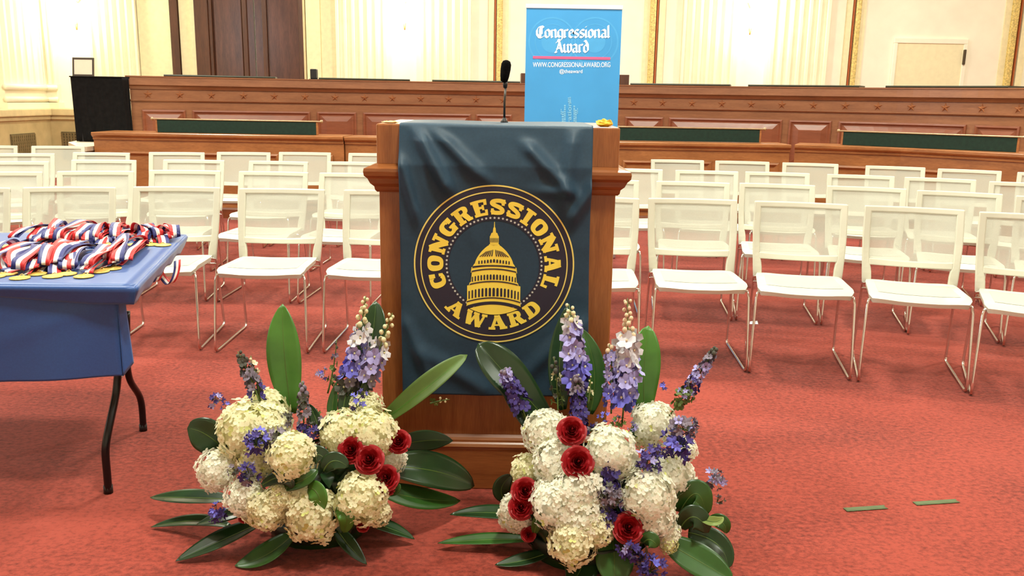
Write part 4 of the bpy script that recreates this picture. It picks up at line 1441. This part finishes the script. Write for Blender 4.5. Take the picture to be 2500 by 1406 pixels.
class Arr:
    """one flower arrangement; everything is parented to its root"""
    def __init__(s, name, label, loc):
        s.root = thing(name, label, 'flower arrangement', loc); s.o = Vector(loc); s.rnd = random.Random(hash(label) % 1000 if False else len(label))

    def head(s, px, py, rpx, Y, kind=0, dirv=None):
        p = at_y(px, py, Y); dep = (p - O).dot(CF); r = rpx / F * dep
        o = bpy.data.objects.new('hydrangea', HMG if kind == 9 else HM[kind]); COL.objects.link(o); o.parent = s.root
        o.location = p - s.o
        o.scale = (r * 1.08, r * 1.08, r * 1.12)
        # the crown of the head leans towards the viewer's side of the bouquet
        dv = (p - (s.o + Vector((0, .12, .12)))).normalized() * .7 + Vector((0, -.55, .35))
        o.rotation_euler = dv.to_track_quat('Z', 'Y').to_euler()
        o.rotation_euler.rotate_axis('Z', s.rnd.uniform(0, 6))
        return o

    def rose(s, px, py, rpx, Y, tilt=(0, -.75, .55)):
        p = at_y(px, py, Y); dep = (p - O).dot(CF); r = rpx / F * dep
        o = bpy.data.objects.new('rose', RM[s.rnd.randrange(3)]); COL.objects.link(o); o.parent = s.root
        o.location = p - s.o; o.scale = (r * 1.05,) * 3
        o.rotation_euler = Vector(tilt).to_track_quat('Z', 'Y').to_euler()
        q = bpy.data.objects.new('sepals', SEP); COL.objects.link(q); q.parent = o
        return o

    def leaf(s, base, mid_, tip, wpx, m, face=(0, -1, .35), fold=.25, wavy=.0, blunt=.0, nm='leaf', peak=.5):
        """base/mid/tip = (px,py,Y); wpx = full width in pixels"""
        B, Mi, T = [at_y(*q) - s.o for q in (base, mid_, tip)]
        for q in (B, Mi, T):
            zmin = -s.o.z + .006
            if q.z < zmin: q.z = zmin
        dep = (Mi + s.o - O).dot(CF); w = wpx / F * dep
        fc = Vector(face).normalized(); n = 18; nc = 4
        ctrl = Mi * 2 - (B + T) * .5
        b = MB(); vs = []
        for i in range(n + 1):
            u = i / n
            p = B * (1 - u) ** 2 + ctrl * (2 * u * (1 - u)) + T * u * u
            tg = ((ctrl - B) * (2 * (1 - u)) + (T - ctrl) * (2 * u)).normalized()
            sd = tg.cross(fc).normalized(); nr = sd.cross(tg).normalized()
            e = u ** (log_ratio(peak))
            wp = (sin(pi * min(1, .06 + .94 * e)) ** (.75 - .3 * blunt)) if u < 1 else 0.0
            if u == 1: wp = .02
            for j in range(-nc, nc + 1):
                q = j / nc
                v = p + sd * (w * .5 * wp * q) + nr * (abs(q) * fold * w * .5 * wp) + nr * (wavy * w * .12 * sin(u * 11 + q * 2) * q)
                if v.z < -s.o.z + .003: v.z = -s.o.z + .003 + .002 * abs(q)
                vs.append(v)
        k = 2 * nc + 1
        b.add(vs, [(i * k + j, i * k + j + 1, (i + 1) * k + j + 1, (i + 1) * k + j) for i in range(n) for j in range(k - 1)], 0, True)
        o = b.build(nm, m, s.root, solid=.0012)
        # midrib
        rb_ = MB().tube([Vector(vs[i * k + nc]) + Vector((0, 0, 0)) for i in range(n)], [.0022 * (1 - i / n) + .0006 for i in range(n)], 5)
        rb_.build('midrib', M_leafo if m is not M_leafo else M_leafb, o)
        return o

    def spike(s, base, top, Y0, Y1, wpx, cols, dens=1.0, buds=M_bud, budf=.25, open_=1.0, nm='delphinium', cal=M_calyx, side=1.0):
        """flower spike from base to top (px). cols: [(u, material)] from bottom to top"""
        B, T = at_y(base[0], base[1], Y0) - s.o, at_y(top[0], top[1], Y1) - s.o
        ax = (T - B); L_ = ax.length; ax.normalize(); dep = (B + s.o - O).dot(CF); w = wpx / F * dep * .5
        bow = ax.orthogonal().normalized() * L_ * .03
        def P(u): return B + (T - B) * u + bow * sin(pi * u)
        root = MB().tube([P(i / 10) for i in range(11)], [.0032 - .0018 * i / 10 for i in range(11)], 6).build(nm, M_stem, s.root)
        b = MB(); mats = [c[1] for c in cols] + [buds, cal, M_stem]
        nb, ncx, nst = len(cols), len(cols) + 1, len(cols) + 2
        N_ = int(L_ / .0085 * dens); rnd = s.rnd; u0 = .16
        t = ax.orthogonal().normalized(); v = ax.cross(t)
        for i in range(N_):
            u = u0 + (1 - u0) * i / N_; a = i * 2.4 + rnd.uniform(-.3, .3)
            d = (t * cos(a) + v * sin(a)); env = (1 - .72 * max(0, (u - .35) / .65)) if u > .35 else (.75 + .25 * (u - u0) / .2)
            rad = w * min(1, env) * rnd.uniform(.6, 1.02)
            c = P(u) + d * rad * .72 + ax * rnd.uniform(-.004, .006)
            b.tube([P(u - .03 if u > .05 else u), c], .0009, 4, nst, caps=False)
            if u > 1 - budf:
                rr = .0052 * (1.25 - (u - (1 - budf)) / budf * .6) * min(1.4, w / .022)
                b.ball(c, rr, 6, 4, nb, (1, 1, 1.2)); continue
            mi = 0
            for k, (uu, _) in enumerate(cols):
                if u + rnd.uniform(-.07, .07) >= uu: mi = k
            n = (d + ax * .25 + Vector([rnd.uniform(-.3, .3) for _ in range(3)])).normalized()
            e1 = n.orthogonal().normalized(); e2 = n.cross(e1); sz = w * .60 * rnd.uniform(.75, 1.1) * open_
            if rnd.random() < .16: b.ball(c + ax * .004, .004, 5, 3, ncx)
            for k in range(5):
                an = 2 * pi * k / 5 + a; e = e1 * cos(an) + e2 * sin(an); f = n.cross(e); cup = rnd.uniform(.15, .55)
                pts = [c, c + e * sz * .55 + f * sz * .46 + n * sz * .1, c + e * sz + f * sz * .30 + n * sz * cup, c + e * sz - f * sz * .30 + n * sz * cup, c + e * sz * .55 - f * sz * .46 + n * sz * .1]
                b.add(pts, [(0, 1, 2), (0, 2, 3), (0, 3, 4)], mi, True)
            b.ball(c + n * sz * .12, sz * .16, 5, 3, nb)
        b.build('blossoms', mats, root)
        return root

    def puff(s, px, py, rpx, Y, m1, m2, n=26, nm='larkspur'):
        """loose cluster of small blossoms"""
        p = at_y(px, py, Y); dep = (p - O).dot(CF); r = rpx / F * dep; rnd = s.rnd; p = p - s.o
        b = MB()
        for i in range(n):
            d = Vector([rnd.gauss(0, 1) for _ in range(3)]).normalized(); c = p + d * r * rnd.uniform(.35, .95)
            b.tube([p + Vector((0, .02, -.02)), c], .0009, 4, 2, caps=False)
            nn = (d + Vector((0, -.4, .2))).normalized(); e1 = nn.orthogonal().normalized(); e2 = nn.cross(e1); sz = max(.008, r * .34) * rnd.uniform(.7, 1.1)
            mi = 0 if rnd.random() < .65 else 1
            for k in range(5):
                an = 2 * pi * k / 5 + i; e = e1 * cos(an) + e2 * sin(an); f = nn.cross(e); cup = rnd.uniform(.1, .6)
                b.add([c, c + e * sz * .5 + f * sz * .36, c + e * sz + f * sz * .16 + nn * sz * cup, c + e * sz - f * sz * .16 + nn * sz * cup, c + e * sz * .5 - f * sz * .36], [(0, 1, 2), (0, 2, 3), (0, 3, 4)], mi, True)
        return b.build(nm, [m1, m2, M_stem], s.root)

    def core(s, r, h, nleaf=60, nm='greenery'):
        """bowl, foam mound and a bed of small dark leaves that fill the gaps"""
        MB().lathe([(r * .55, 0), (r * .72, .04), (r * .80, .09), (r * .76, .09), (r * .1, .085)], 28).build('bowl', M_bowl, s.root)
        MB().ball((0, 0, .08), r * .74, 20, 12, 0, (1, .9, h / r)).build('moss_mound', M_leafd, s.root)
        b = MB(); rnd = s.rnd
        for i in range(nleaf):
            a = rnd.uniform(0, 2 * pi); el = rnd.uniform(-.1, 1.35)
            d = Vector((cos(a) * cos(el), sin(a) * cos(el) * .9, sin(el) * h / r)); c = d * r * .74 + Vector((0, 0, .08))
            n = (d + Vector([rnd.uniform(-.5, .5) for _ in range(3)])).normalized(); t = n.cross(Vector((rnd.uniform(-1, 1), rnd.uniform(-1, 1), .3))).normalized(); f = n.cross(t)
            l = rnd.uniform(.05, .09); w = l * .34
            pts = []
            for q in range(7):
                u = q / 6; ww = w * sin(pi * (.05 + .92 * u)); p = c + t * l * u + n * (.02 * sin(pi * u) + .012)
                pts += [p + f * ww + n * .004, p, p - f * ww + n * .004]
            b.add(pts, [(q * 3 + j, q * 3 + j + 1, q * 3 + j + 4, q * 3 + j + 3) for q in range(6) for j in range(2)], 0, True)
        b.v = [(x, y, max(z, .004)) for x, y, z in b.v]
        o = b.build(nm, M_leafd, s.root); o['kind'] = 'stuff'


def log_ratio(peak):
    return math.log(.5) / math.log(peak)


# ---------------------------------------------------------------- left arrangement
A = Arr('flower_arrangement', 'low bouquet of cream hydrangeas and red roses at the left foot of the lectern', (-.62, 2.66, 0))
A.core(.23, .25, 80)
UY = (0, -1, .25); UP = (0, -.25, 1)
# upright and spreading blades
A.leaf((712, 1010, 2.74), (694, 860, 2.77), (690, 742, 2.82), 84, M_leafb, UY, .18, peak=.5)
A.leaf((872, 1010, 2.76), (905, 850, 2.78), (917, 735, 2.84), 76, M_leafd, (-.3, -1, .2), .2, peak=.62)
A.leaf((920, 1040, 2.70), (1040, 948, 2.68), (1141, 866, 2.72), 58, M_leafo, (-.45, -.8, .55), .45, blunt=.6, peak=.55)
A.leaf((560, 1110, 2.62), (505, 1062, 2.60), (457, 1046, 2.58), 82, M_leafd, (.1, -1, .4), .15, blunt=.8)
A.leaf((960, 1090, 2.68), (1035, 1076, 2.76), (1106, 1076, 2.80), 52, M_leafd, (0, -1, .5), .2)
A.leaf((940, 1140, 2.62), (1060, 1150, 2.70), (1158, 1186, 2.80), 92, M_leafd, (0, -.9, .8), .2, blunt=.5)
A.leaf((920, 1190, 2.56), (1020, 1216, 2.64), (1124, 1222, 2.76), 62, M_leaf, (0, -.8, .9), .15, blunt=.3)
A.leaf((570, 1220, 2.62), (460, 1215, 2.66), (366, 1214, 2.72), 56, M_leafd, UP, .2)
A.leaf((560, 1285, 2.56), (470, 1272, 2.62), (368, 1287, 2.64), 44, M_leafd, UP, .2)
A.leaf((640, 1275, 2.52), (540, 1320, 2.48), (430, 1392, 2.43), 66, M_leafd, UP, .25)
A.leaf((720, 1300, 2.48), (650, 1355, 2.44), (575, 1412, 2.41), 74, M_leaf, UP, .2)
A.leaf((815, 1280, 2.50), (850, 1330, 2.46), (896, 1393, 2.43), 42, M_leafd, UP, .25)
A.leaf((870, 1270, 2.54), (940, 1286, 2.56), (1012, 1316, 2.56), 46, M_leafd, UP, .25)
A.leaf((600, 1250, 2.55), (545, 1262, 2.52), (480, 1280, 2.52), 50, M_leafd, UP, .2)
A.leaf((752, 1190, 2.43), (775, 1205, 2.40), (784, 1246, 2.40), 50, M_leafb, (-.2, -1, .4), .15, blunt=.9, nm='round_leaf')
A.leaf((822, 1240, 2.43), (845, 1262, 2.40), (838, 1300, 2.41), 40, M_leafb, (.2, -1, .4), .2, blunt=.9, nm='round_leaf')
A.leaf((690, 1190, 2.45), (740, 1172, 2.42), (775, 1145, 2.44), 38, M_leaf, (0, -.8, .7), .2, blunt=.6, nm='round_leaf')
A.leaf((745, 1130, 2.46), (775, 1110, 2.46), (800, 1130, 2.46), 46, M_leafd, (0, -1, .5), .1, blunt=.9, nm='round_leaf')
A.leaf((640, 1185, 2.46), (690, 1165, 2.43), (715, 1195, 2.42), 34, M_leafd, (0, -1, .6), .1, blunt=.6, nm='round_leaf')
A.leaf((790, 1150, 2.45), (815, 1125, 2.45), (850, 1140, 2.45), 46, M_leafd, (0, -1, .6), .1, blunt=.9, nm='round_leaf')
A.leaf((945, 1205, 2.52), (965, 1195, 2.5), (972, 1180, 2.5), 24, M_leaf, (0, -1, .4), .1, blunt=.9, nm='round_leaf')
for h in ((640, 1010, 60, 2.68, 0), (598, 1052, 68, 2.58, 1), (648, 1045, 60, 2.60, 0), (532, 1145, 50, 2.54, 2), (597, 1212, 46, 2.46, 2), (622, 1118, 48, 2.54, 1), (648, 1245, 48, 2.44, 0), (682, 1215, 34, 2.44, 1),
          (712, 1112, 56, 2.46, 1), (762, 1258, 64, 2.44, 1), (730, 1215, 36, 2.45, 0), (885, 1212, 60, 2.46, 0), (918, 1250, 34, 2.47, 1), (845, 1062, 60, 2.58, 1), (905, 1058, 62, 2.58, 0), (952, 1120, 38, 2.62, 2), (893, 992, 38, 2.68, 1)):
    A.head(*h)
for r_ in ((857, 1098, 27, 2.49), (901, 1121, 29, 2.47), (942, 1166, 26, 2.49), (973, 1077, 24, 2.56)): A.rose(*r_)
A.rose(948, 1192, 14, 2.50); A.rose(886, 1283, 13, 2.48); A.rose(596, 1262, 12, 2.48)
A.spike((832, 1010), (893, 722), 2.70, 2.72, 66, [(0, M_calyx), (.22, M_grey), (.34, M_blue), (.45, M_lav), (.62, M_lavw)], 1.0, M_bud, .27)
A.spike((872, 965), (958, 764), 2.69, 2.70, 66, [(0, M_grey), (.2, M_lav), (.5, M_lavw)], .9, M_bud, .36)
A.spike((800, 960), (822, 830), 2.71, 2.72, 26, [(0, M_stem), (.3, M_stem), (.6, M_grey)], .5, M_calyx, .2, nm='salvia')
A.spike((738, 1085), (738, 932), 2.58, 2.62, 50, [(0, M_purp), (.3, M_grey), (.6, M_calyx)], 1.7, M_grey, .2, .7, 'salvia')
A.spike((640, 1000), (580, 858), 2.62, 2.66, 52, [(0, M_purp), (.3, M_grey), (.7, M_calyx)], 1.2, M_calyx, .2, .8, 'salvia')
A.spike((636, 990), (612, 868), 2.63, 2.67, 36, [(0, M_grey), (.3, M_grey), (.6, M_budp)], .7, M_budp, .15, .8, 'salvia')
A.puff(522, 972, 24, 2.62, M_purp, M_lav, 12); A.puff(555, 992, 18, 2.62, M_purp, M_blue, 9)
A.puff(786, 907, 20, 2.70, M_lav, M_blue, 10)
A.puff(622, 1078, 36, 2.46, M_purp, M_blue, 28); A.puff(672, 1068, 34, 2.50, M_grey, M_calyx, 24); A.puff(655, 1120, 18, 2.47, M_purp, M_grey, 12)
A.puff(604, 1156, 32, 2.44, M_purp, M_grey, 24); A.puff(572, 1148, 20, 2.45, M_grey, M_calyx, 14)
A.puff(526, 1252, 28, 2.47, M_purp, M_blue, 24)
A.puff(868, 985, 28, 2.60, M_blue, M_purp, 8); A.puff(888, 962, 16, 2.62, M_blue, M_purp, 6)
A.puff(765, 1052, 26, 2.55, M_purp, M_calyx, 18); A.puff(700, 1020, 26, 2.60, M_grey, M_calyx, 14); A.puff(800, 1030, 24, 2.60, M_calyx, M_grey, 14)
A.puff(768, 1010, 18, 2.62, M_leafb, M_stem, 10, 'green_sprig')
A.leaf((840, 1020, 2.66), (842, 975, 2.68), (862, 915, 2.72), 30, M_leafd, UY, .3)
A.leaf((815, 1025, 2.66), (812, 990, 2.68), (822, 930, 2.70), 26, M_leaf, UY, .3)
A.leaf((868, 1015, 2.65), (885, 980, 2.67), (893, 925, 2.70), 28, M_leafd, UY, .3)
A.leaf((780, 1060, 2.58), (770, 1020, 2.60), (752, 985, 2.62), 28, M_leafd, UY, .3)
A.spike((1050, 985), (1098, 975), 2.70, 2.70, 26, [(0, M_stem), (.4, M_bud)], .8, M_bud, .7, nm='bud_sprig')

# ---------------------------------------------------------------- right arrangement
B_ = Arr('flower_arrangement', 'tall bouquet of white hydrangeas with lavender spikes at the right foot of the lectern', (.24, 2.56, 0))
B_.core(.24, .30, 90)
B_.leaf((1575, 1030, 2.70), (1572, 910, 2.72), (1583, 795, 2.78), 78, M_leafb, (.15, -1, .2), .22, blunt=.5, peak=.62)
B_.leaf((1375, 1000, 2.74), (1366, 880, 2.78), (1385, 745, 2.84), 56, M_leafd, (0, -1, .2), .2, peak=.5)
B_.leaf((1440, 1010, 2.74), (1450, 900, 2.76), (1418, 800, 2.80), 54, M_leaf, (.3, -1, .2), .25, peak=.5)
B_.leaf((1340, 1030, 2.72), (1245, 925, 2.72), (1168, 838, 2.76), 96, M_leafd, (.3, -.9, .45), .3, blunt=.7, peak=.60)
B_.leaf((1290, 1050, 2.66), (1262, 985, 2.70), (1215, 925, 2.74), 48, M_leafd, (.3, -.9, .45), .3)
B_.leaf((1290, 1265, 2.58), (1200, 1252, 2.60), (1098, 1256, 2.62), 52, M_leafd, UP, .2)
B_.leaf((1300, 1318, 2.52), (1190, 1318, 2.54), (1068, 1326, 2.53), 42, M_leaf, UP, .25)
B_.leaf((1350, 1345, 2.46), (1280, 1368, 2.44), (1208, 1379, 2.44), 44, M_leafd, UP, .25)
B_.leaf((1420, 1340, 2.44), (1415, 1395, 2.38), (1380, 1440, 2.34), 86, M_leafd, (0, -.6, 1), .25)
B_.leaf((1495, 1310, 2.42), (1500, 1370, 2.37), (1498, 1440, 2.33), 94, M_leaf, (0, -.8, .8), .2, blunt=.5)
B_.leaf((1620, 1320, 2.44), (1710, 1372, 2.40), (1790, 1425, 2.37), 84, M_leaf, (-.1, -.7, .9), .2, blunt=.5)
B_.leaf((1680, 1300, 2.50), (1752, 1330, 2.48), (1776, 1398, 2.44), 62, M_leafd, (.4, -.8, .5), .2, blunt=.6)
B_.leaf((1232, 1220, 2.72), (1225, 1190, 2.72), (1250, 1160, 2.72), 44, M_leafd, (0, -1, .3), .1, blunt=.8)
B_.leaf((1660, 1250, 2.47), (1700, 1205, 2.46), (1724, 1260, 2.46), 70, M_leaf, (.2, -1, .4), .1, blunt=1, nm='round_leaf')
B_.leaf((1660, 1290, 2.45), (1695, 1262, 2.43), (1730, 1300, 2.43), 60, M_leafd, (.2, -1, .4), .1, blunt=1, nm='round_leaf')
B_.leaf((1706, 1262, 2.45), (1742, 1274, 2.42), (1766, 1262, 2.42), 26, M_leafl, (0, -.7, .8), .4, blunt=.5, nm='round_leaf')
B_.leaf((1730, 1270, 2.46), (1762, 1275, 2.44), (1774, 1302, 2.44), 36, M_leaf, (0, -1, .5), .3, blunt=.5, nm='round_leaf')
B_.leaf((1570, 1325, 2.36), (1588, 1318, 2.34), (1606, 1335, 2.34), 40, M_leaf, (0, -1, .5), .1, blunt=1, nm='round_leaf')
B_.leaf((1305, 1300, 2.42), (1312, 1275, 2.41), (1320, 1255, 2.41), 26, M_leaf, (0, -1, .4), .2, blunt=.8, nm='round_leaf')
B_.leaf((1400, 1090, 2.50), (1395, 1080, 2.49), (1412, 1060, 2.5), 30, M_leafd, (0, -1, .4), .2, nm='round_leaf')
B_.leaf((1530, 1060, 2.56), (1550, 1055, 2.58), (1570, 1030, 2.60), 24, M_leaf, (0, -1, .4), .2, nm='round_leaf')
for h in ((1332, 1052, 54, 2.58, 3), (1372, 1060, 42, 2.57, 2), (1362, 1128, 58, 2.50, 2), (1288, 1150, 40, 2.58, 1), (1262, 1250, 46, 2.50, 2), (1490, 1105, 64, 2.48, 3), (1412, 1200, 62, 2.42, 2), (1362, 1232, 62, 2.42, 3), (1408, 1258, 64, 2.40, 2),
          (1398, 1322, 58, 2.37, 1), (1452, 1290, 46, 2.38, 0), (1345, 1195, 40, 2.46, 2), (1600, 1032, 52, 2.60, 3), (1574, 1062, 34, 2.60, 1), (1642, 1160, 54, 2.52, 2), (1582, 1208, 66, 2.42, 3), (1600, 1262, 50, 2.41, 2), (1632, 1300, 30, 2.41, 2), (1672, 1095, 30, 2.60, 2)):
    B_.head(*h)
B_.head(1632, 1328, 22, 2.39, 9)
for r_ in ((1396, 1051, 29, 2.47), (1411, 1128, 32, 2.41, (0, -.85, .5)), (1282, 1198, 27, 2.46), (1272, 1238, 25, 2.44), (1534, 1288, 31, 2.36), (1290, 1304, 15, 2.44)): B_.rose(*r_)
B_.spike((1408, 985), (1389, 742), 2.66, 2.70, 72, [(0, M_purp), (.2, M_blue), (.40, M_lav), (.72, M_lavw)], 1.1, M_bud, .17)
B_.spike((1518, 1040), (1532, 728), 2.62, 2.68, 80, [(0, M_blue), (.3, M_lav), (.5, M_lavw), (.62, M_lavw)], 1.15, M_budp, .30)
B_.spike((1492, 1010), (1488, 840), 2.63, 2.68, 48, [(0, M_blue), (.3, M_lav)], 1.0, M_budp, .12)
B_.spike((1412, 1075), (1408, 918), 2.58, 2.62, 62, [(0, M_purp), (.5, M_purp), (.75, M_grey)], 1.8, M_grey, .1, .7, 'salvia')
B_.spike((1284, 1020), (1228, 900), 2.64, 2.66, 68, [(0, M_purp), (.4, M_purp), (.8, M_lav)], 1.8, M_grey, .08, .7, 'salvia')
B_.spike((1362, 1010), (1352, 872), 2.66, 2.68, 46, [(0, M_stem), (.3, M_calyx), (.5, M_bud)], .8, M_calyx, .25, .6, 'bud_sprig')
B_.spike((1630, 1020), (1748, 848), 2.60, 2.62, 50, [(0, M_stem), (.38, M_purp), (.52, M_lav), (.75, M_grey)], 1.5, M_calyx, .12, .8, 'salvia')
B_.puff(1622, 943, 10, 2.60, M_blue, M_purp, 6); B_.puff(1676, 958, 20, 2.58, M_lav, M_grey, 10); B_.puff(1690, 930, 16, 2.60, M_purp, M_grey, 10)
B_.puff(1672, 1040, 42, 2.48, M_grey, M_lav, 34); B_.puff(1655, 1088, 44, 2.46, M_purp, M_blue, 36)
B_.puff(1582, 1128, 36, 2.42, M_purp, M_lav, 28); B_.puff(1600, 1100, 24, 2.46, M_purp, M_grey, 16)
B_.spike((1490, 1300), (1486, 1120), 2.40, 2.42, 66, [(0, M_purp), (.35, M_grey), (.6, M_purp)], 1.8, M_purp, .1, .75, 'salvia')
B_.puff(1484, 1265, 26, 2.37, M_purp, M_blue, 18); B_.puff(1492, 1210, 34, 2.38, M_grey, M_calyx, 24)
B_.puff(1750, 1166, 30, 2.52, M_grey, M_lav, 18); B_.puff(1755, 1220, 14, 2.50, M_calyx, M_grey, 8)
B_.puff(1540, 1340, 34, 2.34, M_purp, M_lav, 24); B_.puff(1590, 1388, 36, 2.31, M_purp, M_blue, 26); B_.puff(1565, 1365, 26, 2.33, M_purp, M_grey, 16)
B_.puff(1476, 1018, 18, 2.58, M_blue, M_blue, 8); B_.puff(1442, 1044, 24, 2.56, M_purp, M_grey, 14); B_.puff(1545, 1042, 16, 2.56, M_lav, M_leafb, 10)
B_.puff(1510, 1030, 20, 2.60, M_stem, M_lav, 12, 'green_sprig')
B_.spike((1436, 985), (1442, 916), 2.62, 2.64, 22, [(0, M_stem), (.4, M_bud)], .8, M_bud, .5, nm='bud_sprig')
